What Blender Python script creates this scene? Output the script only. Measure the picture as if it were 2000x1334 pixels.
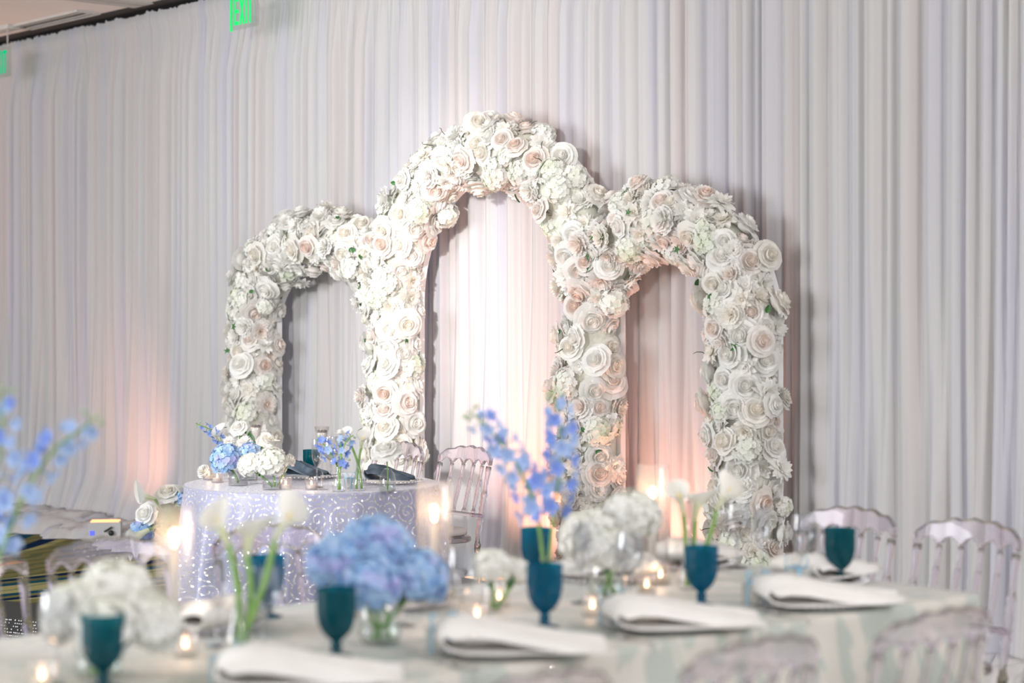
import bpy, math, random
from mathutils import Vector, Matrix, Euler
PI = math.pi
for o in list(bpy.data.objects):
    bpy.data.objects.remove(o)
scene = bpy.context.scene
COL = scene.collection

# ------------------------------------------------------------------ camera
FPX = 3889.0            # 70 mm on a 36 mm sensor, 2000 px wide
EYE = 1.56
HOR = 616.0
cam_d = bpy.data.cameras.new('camera'); cam = bpy.data.objects.new('camera', cam_d); COL.objects.link(cam)
cam.location = (0, 0, EYE); cam.rotation_euler = (PI/2, 0, 0)
cam_d.lens = 70.0; cam_d.sensor_width = 36.0
cam_d.shift_y = -(667.0-HOR)/2000.0
cam_d.dof.use_dof = True; cam_d.dof.focus_distance = 10.3; cam_d.dof.aperture_fstop = 1.9
cam_d.clip_end = 200
scene.camera = cam

# ------------------------------------------------------------------ world, lights, exposure
world = bpy.data.worlds.new('room_ambient'); scene.world = world; world.use_nodes = True
bg = world.node_tree.nodes['Background']
bg.inputs['Color'].default_value = (0.91, 0.91, 0.97, 1); bg.inputs['Strength'].default_value = 1.2

def lamp(name, kind, loc, target, energy, color, **kw):
    d = bpy.data.lights.new(name, kind); d.energy = energy; d.color = color
    for k, v in kw.items(): setattr(d, k, v)
    o = bpy.data.objects.new(name, d); COL.objects.link(o); o.location = loc
    o.rotation_euler = (Vector(target)-Vector(loc)).to_track_quat('-Z', 'Y').to_euler()
    return o
# tall windows on the left side of the ballroom: cool daylight
lamp('window_daylight', 'AREA', (-9.0, 3.5, 2.3), (-0.5, 10.5, 1.3), 680, (0.93, 0.95, 1.0), shape='RECTANGLE', size=5.0, size_y=3.0)
# warm fill added at the right behind the camera, to tint the folds
lamp('warm_fill', 'AREA', (4.5, 1.0, 3.5), (0.6, 9.0, 1.4), 150, (1.0, 0.91, 0.87), shape='DISK', size=1.8)
# sunbeam that slips between the window curtains
sb = lamp('sunbeam', 'SPOT', (-3.6, 0.8, 3.2), (-0.52, 11.2, 1.45), 3000, (1.0, 0.965, 0.93), spot_size=math.radians(18.5), spot_blend=1.0, shadow_soft_size=0.10)
sb.scale = (0.50, 0.98, 1)
lamp('sunbeam_halo', 'SPOT', (-3.3, 0.8, 3.0), (-0.75, 11.4, 2.35), 2250, (1.0, 0.975, 0.95), spot_size=math.radians(27), spot_blend=1.0, shadow_soft_size=0.35)
# small unseen lights added overhead for glints on the glassware
for i, (x, y) in enumerate([(-1.6, 1.6), (1.9, 2.6), (3.4, 5.4), (-3.4, 5.0)]):
    lamp('glint_light', 'POINT', (x, y, 3.55), (x, y, 0), 26, (1.0, 0.90, 0.82), shadow_soft_size=0.06)

vs = scene.view_settings
vs.view_transform = 'Standard'; vs.look = 'None'; vs.gamma = 1.0; vs.use_curve_mapping = False
vs.exposure = 0.0
cy = scene.cycles
cy.max_bounces = 10; cy.diffuse_bounces = 5; cy.glossy_bounces = 4; cy.transmission_bounces = 10; cy.transparent_max_bounces = 24
cy.caustics_reflective = False; cy.caustics_refractive = False
cy.use_adaptive_sampling = True; cy.adaptive_threshold = 0.04
cy.sample_clamp_indirect = 6.0; cy.use_denoising = True

# ------------------------------------------------------------------ frames of the place
DW = Vector((0.6568, -0.7541, 0))      # along the drape, towards the near end
NW = Vector((-0.7541, -0.6568, 0))     # off the drape, into the room
W0 = Vector((0, 11.2, 0))
WANG = math.atan2(DW.y, DW.x)
def wp(t, h, z): return W0 + DW*t + NW*h + Vector((0, 0, z))
UT = Vector((0.7541, 0.6568, 0)); VT = Vector((-0.6568, 0.7541, 0)); P0 = Vector((1.353, 5.72, 0))
TANG = math.atan2(UT.y, UT.x)
TOP = 0.76
def tp(u, v, z=TOP): return P0 + UT*u + VT*v + Vector((0, 0, z))
def at(px, py, z=TOP):                 # the spot of a horizontal level seen at a pixel
    dep = FPX*(EYE-z)/(py-HOR)
    return Vector(((px-1000)/FPX*dep, dep, z))
def zat(py, dep): return EYE-(py-HOR)*dep/FPX

# ------------------------------------------------------------------ materials
def newmat(name):
    m = bpy.data.materials.new(name); m.use_nodes = True
    nt = m.node_tree; nt.nodes.clear()
    out = nt.nodes.new('ShaderNodeOutputMaterial')
    return m, nt, out
def N(nt, t, **kw):
    n = nt.nodes.new(t)
    for k, v in kw.items():
        if k in n.inputs.keys(): n.inputs[k].default_value = v
        else: setattr(n, k, v)
    return n
def L(nt, a, b): nt.links.new(a, b)
def c4(c): return (c[0], c[1], c[2], 1.0)
def noise_col(nt, a, b, scale, detail=2.0, lo=0.35, hi=0.65, coord='Object'):
    tc = N(nt, 'ShaderNodeTexCoord'); nz = N(nt, 'ShaderNodeTexNoise'); nz.inputs['Scale'].default_value = scale; nz.inputs['Detail'].default_value = detail
    L(nt, tc.outputs[coord], nz.inputs['Vector'])
    r = N(nt, 'ShaderNodeValToRGB'); r.color_ramp.elements[0].position = lo; r.color_ramp.elements[1].position = hi
    r.color_ramp.elements[0].color = c4(a); r.color_ramp.elements[1].color = c4(b)
    L(nt, nz.outputs['Fac'], r.inputs['Fac'])
    return r.outputs['Color']
def mat_plain(name, a, b=None, rough=0.5, scale=8.0, metallic=0.0, spec=0.5, sheen=0.0):
    m, nt, out = newmat(name)
    p = N(nt, 'ShaderNodeBsdfPrincipled'); p.inputs['Roughness'].default_value = rough; p.inputs['Metallic'].default_value = metallic
    p.inputs['Specular IOR Level'].default_value = spec
    if sheen: p.inputs['Sheen Weight'].default_value = sheen
    L(nt, noise_col(nt, a, b or tuple(min(1, x*1.12) for x in a), scale), p.inputs['Base Color'])
    L(nt, p.outputs[0], out.inputs[0]); return m
def mat_cloth(name, a, b, scale=6.0, trans=0.25, gloss=0.0, rough=0.4):
    m, nt, out = newmat(name)
    col = noise_col(nt, a, b, scale)
    d = N(nt, 'ShaderNodeBsdfDiffuse'); t = N(nt, 'ShaderNodeBsdfTranslucent'); mx = N(nt, 'ShaderNodeMixShader'); mx.inputs[0].default_value = trans
    L(nt, col, d.inputs[0]); L(nt, col, t.inputs[0]); L(nt, d.outputs[0], mx.inputs[1]); L(nt, t.outputs[0], mx.inputs[2])
    res = mx.outputs[0]
    if gloss:
        g = N(nt, 'ShaderNodeBsdfGlossy'); g.inputs['Roughness'].default_value = rough
        m2 = N(nt, 'ShaderNodeMixShader'); m2.inputs[0].default_value = gloss
        L(nt, res, m2.inputs[1]); L(nt, g.outputs[0], m2.inputs[2]); res = m2.outputs[0]
    L(nt, res, out.inputs[0]); return m
def mat_petal(name, edge, heart, trans=0.35, k=1.4):
    """petals whose heart is tinted: colour follows the distance from the flower's axis (object space, radius 1)"""
    m, nt, out = newmat(name)
    tc = N(nt, 'ShaderNodeTexCoord'); sx = N(nt, 'ShaderNodeSeparateXYZ'); L(nt, tc.outputs['Object'], sx.inputs[0])
    a = N(nt, 'ShaderNodeCombineXYZ'); L(nt, sx.outputs[0], a.inputs[0]); L(nt, sx.outputs[1], a.inputs[1])
    ln = N(nt, 'ShaderNodeVectorMath', operation='LENGTH'); L(nt, a.outputs[0], ln.inputs[0])
    mu = N(nt, 'ShaderNodeMath', operation='MULTIPLY'); mu.inputs[1].default_value = k; L(nt, ln.outputs['Value'], mu.inputs[0])
    r = N(nt, 'ShaderNodeValToRGB'); r.color_ramp.elements[0].color = c4(heart); r.color_ramp.elements[1].color = c4(edge)
    r.color_ramp.elements[0].position = 0.1; r.color_ramp.elements[1].position = 0.95
    L(nt, mu.outputs[0], r.inputs[0])
    oi = N(nt, 'ShaderNodeObjectInfo'); hs = N(nt, 'ShaderNodeMix', data_type='RGBA', blend_type='MULTIPLY')
    rr = N(nt, 'ShaderNodeValToRGB'); rr.color_ramp.elements[0].color = (0.94, 0.945, 0.94, 1); rr.color_ramp.elements[1].color = (1, 1, 1, 1)
    L(nt, oi.outputs['Random'], rr.inputs[0]); hs.inputs['Factor'].default_value = 1.0
    L(nt, r.outputs[0], hs.inputs[6]); L(nt, rr.outputs[0], hs.inputs[7])
    d = N(nt, 'ShaderNodeBsdfDiffuse'); t = N(nt, 'ShaderNodeBsdfTranslucent'); mx = N(nt, 'ShaderNodeMixShader'); mx.inputs[0].default_value = trans
    L(nt, hs.outputs[2], d.inputs[0]); L(nt, hs.outputs[2], t.inputs[0]); L(nt, d.outputs[0], mx.inputs[1]); L(nt, t.outputs[0], mx.inputs[2])
    L(nt, mx.outputs[0], out.inputs[0]); return m
def mat_thin_glass(name, tint=(1, 1, 1), refl=0.9, rough=0.02, body=None, body_w=0.0, face_on=0.075):
    m, nt, out = newmat(name)
    tr = N(nt, 'ShaderNodeBsdfTransparent'); tr.inputs[0].default_value = c4(tint)
    gl = N(nt, 'ShaderNodeBsdfGlossy'); gl.inputs['Roughness'].default_value = rough
    fr = N(nt, 'ShaderNodeLayerWeight'); fr.inputs['Blend'].default_value = 0.5
    pw = N(nt, 'ShaderNodeMath', operation='POWER'); pw.inputs[1].default_value = 2.6; L(nt, fr.outputs['Facing'], pw.inputs[0])
    mu = N(nt, 'ShaderNodeMath', operation='MULTIPLY_ADD'); mu.inputs[1].default_value = refl*0.8; mu.inputs[2].default_value = face_on; L(nt, pw.outputs[0], mu.inputs[0])
    base = tr.outputs[0]
    if body:
        d = N(nt, 'ShaderNodeBsdfDiffuse'); t = N(nt, 'ShaderNodeBsdfTranslucent'); q = N(nt, 'ShaderNodeMixShader'); q.inputs[0].default_value = 0.5
        col = noise_col(nt, body, tuple(x*1.25 for x in body), 14.0)
        L(nt, col, d.inputs[0]); L(nt, col, t.inputs[0])
        L(nt, d.outputs[0], q.inputs[1]); L(nt, t.outputs[0], q.inputs[2])
        b = N(nt, 'ShaderNodeMixShader'); b.inputs[0].default_value = body_w; L(nt, tr.outputs[0], b.inputs[1]); L(nt, q.outputs[0], b.inputs[2]); base = b.outputs[0]
    mx = N(nt, 'ShaderNodeMixShader'); L(nt, mu.outputs[0], mx.inputs[0]); L(nt, base, mx.inputs[1]); L(nt, gl.outputs[0], mx.inputs[2])
    L(nt, mx.outputs[0], out.inputs[0]); return m
def mat_glass(name, tint, ior=1.46, rough=0.0, clear=0.0):
    m, nt, out = newmat(name)
    g = N(nt, 'ShaderNodeBsdfGlass'); g.inputs['IOR'].default_value = ior; g.inputs['Roughness'].default_value = rough; g.inputs[0].default_value = c4(tint)
    if clear:
        t = N(nt, 'ShaderNodeBsdfTransparent'); t.inputs[0].default_value = c4(tint); mx = N(nt, 'ShaderNodeMixShader'); mx.inputs[0].default_value = clear
        L(nt, g.outputs[0], mx.inputs[1]); L(nt, t.outputs[0], mx.inputs[2]); L(nt, mx.outputs[0], out.inputs[0])
    else: L(nt, g.outputs[0], out.inputs[0])
    return m
def mat_emit(name, col, s):
    m, nt, out = newmat(name); e = N(nt, 'ShaderNodeEmission'); e.inputs[0].default_value = c4(col); e.inputs[1].default_value = s
    L(nt, e.outputs[0], out.inputs[0]); return m

M = {}
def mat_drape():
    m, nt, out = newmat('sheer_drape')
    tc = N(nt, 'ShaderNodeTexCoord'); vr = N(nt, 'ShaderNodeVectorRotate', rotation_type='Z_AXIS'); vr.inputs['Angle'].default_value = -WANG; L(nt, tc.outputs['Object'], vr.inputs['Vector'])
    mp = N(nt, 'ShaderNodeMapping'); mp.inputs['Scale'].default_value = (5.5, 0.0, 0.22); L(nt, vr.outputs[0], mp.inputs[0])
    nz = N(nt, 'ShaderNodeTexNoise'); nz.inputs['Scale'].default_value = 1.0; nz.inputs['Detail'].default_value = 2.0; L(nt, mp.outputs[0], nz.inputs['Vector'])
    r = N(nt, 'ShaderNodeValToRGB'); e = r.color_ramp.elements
    e[0].position = 0.34; e[0].color = (0.640, 0.635, 0.705, 1); e[1].position = 0.66; e[1].color = (0.690, 0.650, 0.655, 1)  # lavender and pink light on the folds, put into the fabric colour
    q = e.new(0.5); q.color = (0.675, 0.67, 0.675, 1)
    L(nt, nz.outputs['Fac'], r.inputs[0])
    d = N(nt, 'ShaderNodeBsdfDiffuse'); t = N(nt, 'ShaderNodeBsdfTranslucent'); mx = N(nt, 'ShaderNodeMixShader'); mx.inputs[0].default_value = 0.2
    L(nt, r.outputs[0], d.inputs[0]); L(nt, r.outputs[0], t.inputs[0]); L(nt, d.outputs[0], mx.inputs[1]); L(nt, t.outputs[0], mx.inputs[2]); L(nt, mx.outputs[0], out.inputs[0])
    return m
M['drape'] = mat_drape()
M['wallback'] = mat_plain('painted_wall', (0.55, 0.52, 0.49), rough=0.8)
M['ceiling'] = mat_plain('ceiling_paint', (0.90, 0.86, 0.83), (0.92, 0.88, 0.85), rough=0.9, scale=1.5)
M['trackmetal'] = mat_plain('ceiling_track_metal', (0.55, 0.54, 0.52), rough=0.6)
M['dark'] = mat_plain('dark_slot', (0.03, 0.03, 0.03), rough=0.8)
M['petal_white'] = mat_petal('petal_white', (0.975, 0.97, 0.955), (0.97, 0.955, 0.92))
M['petal_ivory'] = mat_petal('petal_ivory', (0.97, 0.955, 0.92), (0.96, 0.92, 0.85))
M['petal_blush'] = mat_petal('petal_blush', (0.97, 0.945, 0.925), (0.95, 0.85, 0.79))
M['petal_peach'] = mat_petal('petal_peach', (0.97, 0.93, 0.90), (0.94, 0.77, 0.69))
M['hyd_white'] = mat_petal('hydrangea_white', (0.97, 0.97, 0.95), (0.93, 0.95, 0.87), 0.35, 1.0)
M['hyd_table'] = mat_petal('hydrangea_table_white', (0.94, 0.94, 0.915), (0.91, 0.92, 0.84), 0.35, 1.0)
M['hyd_green'] = mat_petal('hydrangea_greenish', (0.965, 0.97, 0.935), (0.89, 0.94, 0.80), 0.35, 1.0)
M['leaf'] = mat_plain('leaf_green', (0.03, 0.12, 0.03), (0.06, 0.20, 0.05), rough=0.5, scale=20)
M['twig'] = mat_plain('twig_dark_green', (0.05, 0.09, 0.03), rough=0.7, scale=20)
M['stem'] = mat_plain('stem_green', (0.14, 0.30, 0.06), (0.24, 0.42, 0.10), rough=0.45, scale=15)
M['board'] = mat_plain('white_board', (0.82, 0.83, 0.84), rough=0.6)
M['foam'] = mat_plain('flower_foam', (0.62, 0.63, 0.54), (0.78, 0.78, 0.70), rough=0.95, scale=25)
def mat_hyd_blue():
    m, nt, out = newmat('hydrangea_blue')
    a = noise_col(nt, (0.33, 0.55, 0.84), (0.66, 0.82, 0.94), 3.2, 3.0, 0.35, 0.68)
    tc = N(nt, 'ShaderNodeTexCoord'); nz = N(nt, 'ShaderNodeTexNoise'); nz.inputs['Scale'].default_value = 1.6; L(nt, tc.outputs['Object'], nz.inputs['Vector'])
    r = N(nt, 'ShaderNodeValToRGB'); r.color_ramp.elements[0].position = 0.50; r.color_ramp.elements[1].position = 0.68
    L(nt, nz.outputs['Fac'], r.inputs['Fac'])
    mx = N(nt, 'ShaderNodeMix', data_type='RGBA'); L(nt, r.outputs[0], mx.inputs['Factor']); L(nt, a, mx.inputs[6]); mx.inputs[7].default_value = (0.58, 0.60, 0.88, 1)
    d = N(nt, 'ShaderNodeBsdfDiffuse'); t = N(nt, 'ShaderNodeBsdfTranslucent'); q = N(nt, 'ShaderNodeMixShader'); q.inputs[0].default_value = 0.35
    L(nt, mx.outputs[2], d.inputs[0]); L(nt, mx.outputs[2], t.inputs[0]); L(nt, d.outputs[0], q.inputs[1]); L(nt, t.outputs[0], q.inputs[2]); L(nt, q.outputs[0], out.inputs[0])
    return m
M['hyd_blue'] = mat_hyd_blue()
M['delph'] = mat_cloth('delphinium_blue', (0.20, 0.32, 0.84), (0.42, 0.56, 0.94), 40.0, 0.4)
M['delph_pale'] = mat_cloth('delphinium_pale_blue', (0.36, 0.52, 0.90), (0.62, 0.76, 0.96), 40.0, 0.4)
M['bud'] = mat_plain('delphinium_bud', (0.30, 0.42, 0.22), (0.42, 0.52, 0.42), rough=0.5, scale=30)
M['calla'] = mat_petal('calla_white', (0.93, 0.93, 0.89), (0.74, 0.80, 0.50), 0.4, 48.0)
M['spadix'] = mat_plain('spadix_yellow', (0.80, 0.62, 0.15), rough=0.7)
M['acrylic'] = mat_glass('clear_acrylic', (0.98, 0.95, 0.985), 1.38, 0.0, 0.22)  # lilac tint stands in for violet light on the chairs
M['cushion'] = mat_cloth('cushion_ivory', (0.78, 0.74, 0.74), (0.84, 0.80, 0.80), 8, 0.1)
M['glass'] = mat_thin_glass('clear_glass', (0.97, 0.975, 0.98), 1.0)
M['stemware'] = mat_thin_glass('stemware_glass', (0.87, 0.88, 0.90), 1.1, 0.02, None, 0.0, 0.14)
M['hurricane'] = mat_thin_glass('hurricane_glass', (0.97, 0.97, 0.98), 0.75, 0.06, (0.85, 0.85, 0.87), 0.12)
M['votive_glass'] = mat_thin_glass('votive_glass', (0.98, 0.975, 0.97), 0.7, 0.05, (0.92, 0.88, 0.86), 0.06)
M['teal'] = mat_thin_glass('teal_glass', (0.015, 0.28, 0.35), 0.25, 0.12, (0.001, 0.125, 0.16), 0.5, 0.03)
M['navyteal'] = mat_thin_glass('blue_glass', (0.015, 0.33, 0.50), 0.25, 0.12, (0.001, 0.16, 0.27), 0.5, 0.03)
M['water'] = mat_thin_glass('vase_water', (0.88, 0.93, 0.90), 0.5)
M['wax'] = mat_cloth('candle_wax', (0.86, 0.83, 0.78), (0.9, 0.87, 0.83), 10, 0.5)
M['flame'] = mat_emit('candle_flame', (1.0, 0.68, 0.38), 12.0)
M['wick'] = mat_plain('wick', (0.04, 0.03, 0.03))
M['ribbon'] = mat_cloth('ribbon_blue', (0.34, 0.66, 0.86), (0.48, 0.76, 0.91), 20, 0.3)
M['favor'] = mat_thin_glass('favor_box_acrylic', (0.94, 0.95, 0.94), 0.4, 0.1, (0.86, 0.86, 0.83), 0.55)
M['candy'] = mat_plain('sugared_almond', (0.85, 0.80, 0.70), (0.9, 0.88, 0.82), rough=0.4)
M['napkin'] = mat_cloth('napkin_ivory', (0.84, 0.82, 0.79), (0.90, 0.885, 0.86), 9, 0.15, 0.06, 0.35)
M['napkin_blue'] = mat_cloth('napkin_dusty_blue', (0.06, 0.09, 0.13), (0.14, 0.19, 0.25), 12, 0.1, 0.08, 0.35)
M['silver'] = mat_plain('silver', (0.75, 0.74, 0.73), rough=0.18, metallic=1.0)
M['bead'] = mat_plain('crystal_bead', (0.85, 0.85, 0.88), rough=0.05, metallic=0.9)
M['fixture'] = mat_plain('uplight_case', (0.52, 0.52, 0.53), (0.58, 0.58, 0.58), rough=0.45)
M['black'] = mat_plain('black_plastic', (0.012, 0.012, 0.014), rough=0.4)
M['led_blue'] = mat_emit('switch_glow', (0.12, 0.14, 0.9), 1.6)
M['led_amber'] = mat_emit('uplight_lens', (1.0, 0.42, 0.18), 2.5)
M['exit_green'] = mat_emit('exit_letters', (0.02, 0.95, 0.22), 1.05)
M['exit_far'] = mat_emit('exit_letters_dim', (0.0, 0.62, 0.27), 0.95)
M['dark_berry'] = mat_plain('dark_seeds', (0.07, 0.05, 0.045), rough=0.5)
M['wood'] = mat_plain('plywood_top', (0.35, 0.25, 0.16), rough=0.6)
M['pipe'] = mat_plain('aluminium_pipe', (0.6, 0.6, 0.6), rough=0.35, metallic=1.0)

def mat_carpet():
    m, nt, out = newmat('patterned_carpet')
    tc = N(nt, 'ShaderNodeTexCoord'); mp = N(nt, 'ShaderNodeMapping'); mp.inputs['Rotation'].default_value = (0, 0, 0.35); mp.inputs['Scale'].default_value = (0.55, 0.9, 1); L(nt, tc.outputs['Object'], mp.inputs[0])
    w = N(nt, 'ShaderNodeTexWave'); w.inputs['Scale'].default_value = 0.26; w.inputs['Distortion'].default_value = 9.0; w.inputs['Detail'].default_value = 0.5; w.inputs['Detail Scale'].default_value = 0.6; L(nt, mp.outputs[0], w.inputs['Vector'])
    r = N(nt, 'ShaderNodeValToRGB'); r.color_ramp.interpolation = 'CONSTANT'; e = r.color_ramp.elements
    e[0].position = 0.0; e[0].color = (0.21, 0.19, 0.085, 1); e[1].position = 0.40; e[1].color = (0.38, 0.34, 0.15, 1)
    for p, c in ((0.50, (0.012, 0.03, 0.075)), (0.66, (0.20, 0.18, 0.08)), (0.80, (0.02, 0.085, 0.13)), (0.92, (0.40, 0.36, 0.17))):
        q = e.new(p); q.color = c4(c)
    L(nt, w.outputs['Fac'], r.inputs[0])
    w2 = N(nt, 'ShaderNodeTexWave'); w2.inputs['Scale'].default_value = 3.0; w2.inputs['Distortion'].default_value = 6.0; L(nt, mp.outputs[0], w2.inputs['Vector'])
    r2 = N(nt, 'ShaderNodeValToRGB'); r2.color_ramp.interpolation = 'CONSTANT'; r2.color_ramp.elements[0].color = (1, 1, 1, 1); r2.color_ramp.elements[1].position = 0.72; r2.color_ramp.elements[1].color = (0.62, 0.75, 0.85, 1); L(nt, w2.outputs['Fac'], r2.inputs[0])
    mx = N(nt, 'ShaderNodeMix', data_type='RGBA', blend_type='MULTIPLY'); mx.inputs['Factor'].default_value = 1; L(nt, r.outputs[0], mx.inputs[6]); L(nt, r2.outputs[0], mx.inputs[7])
    d = N(nt, 'ShaderNodeBsdfDiffuse'); L(nt, mx.outputs[2], d.inputs[0]); L(nt, d.outputs[0], out.inputs[0]); return m
M['carpet'] = mat_carpet()

def mat_damask():
    m, nt, out = newmat('mint_damask')
    tc = N(nt, 'ShaderNodeTexCoord'); mp = N(nt, 'ShaderNodeMapping'); mp.inputs['Scale'].default_value = (7.0, 7.0, 4.2); L(nt, tc.outputs['Object'], mp.inputs[0])
    nz = N(nt, 'ShaderNodeTexNoise'); nz.inputs['Scale'].default_value = 0.9; nz.inputs['Detail'].default_value = 1.5; nz.inputs['Distortion'].default_value = 1.6; L(nt, mp.outputs[0], nz.inputs['Vector'])
    r = N(nt, 'ShaderNodeValToRGB'); r.color_ramp.elements[0].position = 0.485; r.color_ramp.elements[1].position = 0.52; L(nt, nz.outputs['Fac'], r.inputs[0])
    mx = N(nt, 'ShaderNodeMix', data_type='RGBA'); mx.inputs[6].default_value = (0.42, 0.46, 0.42, 1); mx.inputs[7].default_value = (0.575, 0.555, 0.505, 1); L(nt, r.outputs[0], mx.inputs['Factor'])
    p = N(nt, 'ShaderNodeBsdfPrincipled'); p.inputs['Roughness'].default_value = 0.42; p.inputs['Specular IOR Level'].default_value = 0.55; p.inputs['Sheen Weight'].default_value = 0.25; p.inputs['Sheen Roughness'].default_value = 0.4
    L(nt, mx.outputs[2], p.inputs['Base Color']); L(nt, p.outputs[0], out.inputs[0]); return m
M['damask'] = mat_damask()

def mat_sequin():
    """lavender satin with white spiral scrolls and sequins"""
    m, nt, out = newmat('sequin_scroll_cloth')
    uv = N(nt, 'ShaderNodeUVMap'); mp = N(nt, 'ShaderNodeMapping'); mp.inputs['Scale'].default_value = (11.0, 11.0, 1); L(nt, uv.outputs[0], mp.inputs[0])
    vo = N(nt, 'ShaderNodeTexVoronoi', voronoi_dimensions='2D'); vo.inputs['Scale'].default_value = 1.0; vo.inputs['Randomness'].default_value = 0.75; L(nt, mp.outputs[0], vo.inputs['Vector'])
    sb_ = N(nt, 'ShaderNodeVectorMath', operation='SUBTRACT'); L(nt, mp.outputs[0], sb_.inputs[0]); L(nt, vo.outputs['Position'], sb_.inputs[1])
    sx = N(nt, 'ShaderNodeSeparateXYZ'); L(nt, sb_.outputs[0], sx.inputs[0])
    an = N(nt, 'ShaderNodeMath', operation='ARCTAN2'); L(nt, sx.outputs[1], an.inputs[0]); L(nt, sx.outputs[0], an.inputs[1])
    ph = N(nt, 'ShaderNodeMath', operation='MULTIPLY'); ph.inputs[1].default_value = 21.0; L(nt, vo.outputs['Distance'], ph.inputs[0])
    ad = N(nt, 'ShaderNodeMath', operation='ADD'); L(nt, an.outputs[0], ad.inputs[0]); L(nt, ph.outputs[0], ad.inputs[1])
    sn = N(nt, 'ShaderNodeMath', operation='SINE'); L(nt, ad.outputs[0], sn.inputs[0])
    r = N(nt, 'ShaderNodeValToRGB'); r.color_ramp.elements[0].position = 0.55; r.color_ramp.elements[1].position = 0.80; L(nt, sn.outputs[0], r.inputs[0])
    v2 = N(nt, 'ShaderNodeTexVoronoi', voronoi_dimensions='2D'); v2.inputs['Scale'].default_value = 130.0; L(nt, uv.outputs[0], v2.inputs['Vector'])
    # sequins: each cell its own tilt
    nm = N(nt, 'ShaderNodeVectorMath', operation='MULTIPLY_ADD'); nm.inputs[1].default_value = (1.1, 1.1, 1.1); nm.inputs[2].default_value = (-0.55, -0.55, -0.55); L(nt, v2.outputs['Color'], nm.inputs[0])
    ge = N(nt, 'ShaderNodeNewGeometry'); av = N(nt, 'ShaderNodeVectorMath', operation='ADD'); L(nt, ge.outputs['Normal'], av.inputs[0]); L(nt, nm.outputs[0], av.inputs[1])
    no = N(nt, 'ShaderNodeVectorMath', operation='NORMALIZE'); L(nt, av.outputs[0], no.inputs[0])
    base = N(nt, 'ShaderNodeMix', data_type='RGBA'); base.inputs[6].default_value = (0.40, 0.41, 0.60, 1); base.inputs[7].default_value = (0.76, 0.75, 0.80, 1); L(nt, r.outputs[0], base.inputs['Factor'])
    d = N(nt, 'ShaderNodeBsdfPrincipled'); d.inputs['Roughness'].default_value = 0.4; d.inputs['Sheen Weight'].default_value = 0.4; L(nt, base.outputs[2], d.inputs['Base Color'])
    g = N(nt, 'ShaderNodeBsdfGlossy'); g.inputs['Roughness'].default_value = 0.14; g.inputs[0].default_value = (0.95, 0.94, 0.97, 1); L(nt, no.outputs[0], g.inputs['Normal'])
    fa = N(nt, 'ShaderNodeMath', operation='MULTIPLY'); fa.inputs[1].default_value = 0.5; L(nt, r.outputs[0], fa.inputs[0])
    mx = N(nt, 'ShaderNodeMixShader'); L(nt, fa.outputs[0], mx.inputs[0]); L(nt, d.outputs[0], mx.inputs[1]); L(nt, g.outputs[0], mx.inputs[2])
    L(nt, mx.outputs[0], out.inputs[0]); return m
M['sequin'] = mat_sequin()

# ------------------------------------------------------------------ mesh helpers
class MB:
    def __init__(s): s.v = []; s.f = []
    def add(s, v, f, mt=None):
        b = len(s.v)
        s.v += [tuple(mt @ Vector(p)) for p in v] if mt is not None else [tuple(p) for p in v]
        s.f += [tuple(i+b for i in q) for q in f]; return s
    def box(s, x0, x1, y0, y1, z0, z1, mt=None):
        v = [(x0,y0,z0),(x1,y0,z0),(x1,y1,z0),(x0,y1,z0),(x0,y0,z1),(x1,y0,z1),(x1,y1,z1),(x0,y1,z1)]
        return s.add(v, [(0,3,2,1),(4,5,6,7),(0,1,5,4),(1,2,6,5),(2,3,7,6),(3,0,4,7)], mt)
    def lathe(s, prof, seg=20, mt=None, closed=False):
        v = []; f = []; n = len(prof)
        for r, z in prof:
            for k in range(seg):
                a = 2*PI*k/seg; v.append((r*math.cos(a), r*math.sin(a), z))
        for i in range(n-1 if not closed else n):
            j = (i+1) % n
            for k in range(seg):
                k2 = (k+1) % seg
                f.append((i*seg+k, i*seg+k2, j*seg+k2, j*seg+k))
        return s.add(v, f, mt)
    def tube(s, pts, rad, seg=8, cap=True):
        pts = [Vector(p) for p in pts]; n = len(pts)
        if not hasattr(rad, '__len__'): rad = [rad]*n
        v = []; f = []; up = None
        for i in range(n):
            d = (pts[min(i+1, n-1)]-pts[max(i-1, 0)]).normalized()
            if up is None: up = Vector((0, 0, 1)) if abs(d.z) < 0.9 else Vector((1, 0, 0))
            a = d.cross(up).normalized(); up = a.cross(d).normalized(); b = up
            for k in range(seg):
                q = 2*PI*k/seg; v.append(tuple(pts[i]+(a*math.cos(q)+b*math.sin(q))*rad[i]))
        for i in range(n-1):
            for k in range(seg):
                k2 = (k+1) % seg; f.append((i*seg+k, i*seg+k2, (i+1)*seg+k2, (i+1)*seg+k))
        if cap:
            f.append(tuple(range(seg))[::-1]); f.append(tuple(range((n-1)*seg, n*seg)))
        return s.add(v, f)
    def grid(s, nu, nv, fn, mt=None):
        v = [fn(i/(nu-1), j/(nv-1)) for j in range(nv) for i in range(nu)]
        f = [(j*nu+i, j*nu+i+1, (j+1)*nu+i+1, (j+1)*nu+i) for j in range(nv-1) for i in range(nu-1)]
        return s.add(v, f, mt)
    def ball(s, c, r, seg=8, rings=5, sz=1.0):
        pr = [(max(1e-4, r*math.sin(PI*i/rings)), -r*sz*math.cos(PI*i/rings)) for i in range(rings+1)]
        return s.lathe(pr, seg, Matrix.Translation(c))
    def mesh(s, name, mat, smooth=True):
        me = bpy.data.meshes.new(name); me.from_pydata(s.v, [], s.f); me.materials.append(mat)
        me.polygons.foreach_set('use_smooth', [smooth]*len(me.polygons)); me.update(); return me
    def build(s, name, mat, parent=None, smooth=True, loc=None):
        return obj(name, s.mesh(name, mat, smooth), parent, loc)
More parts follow.
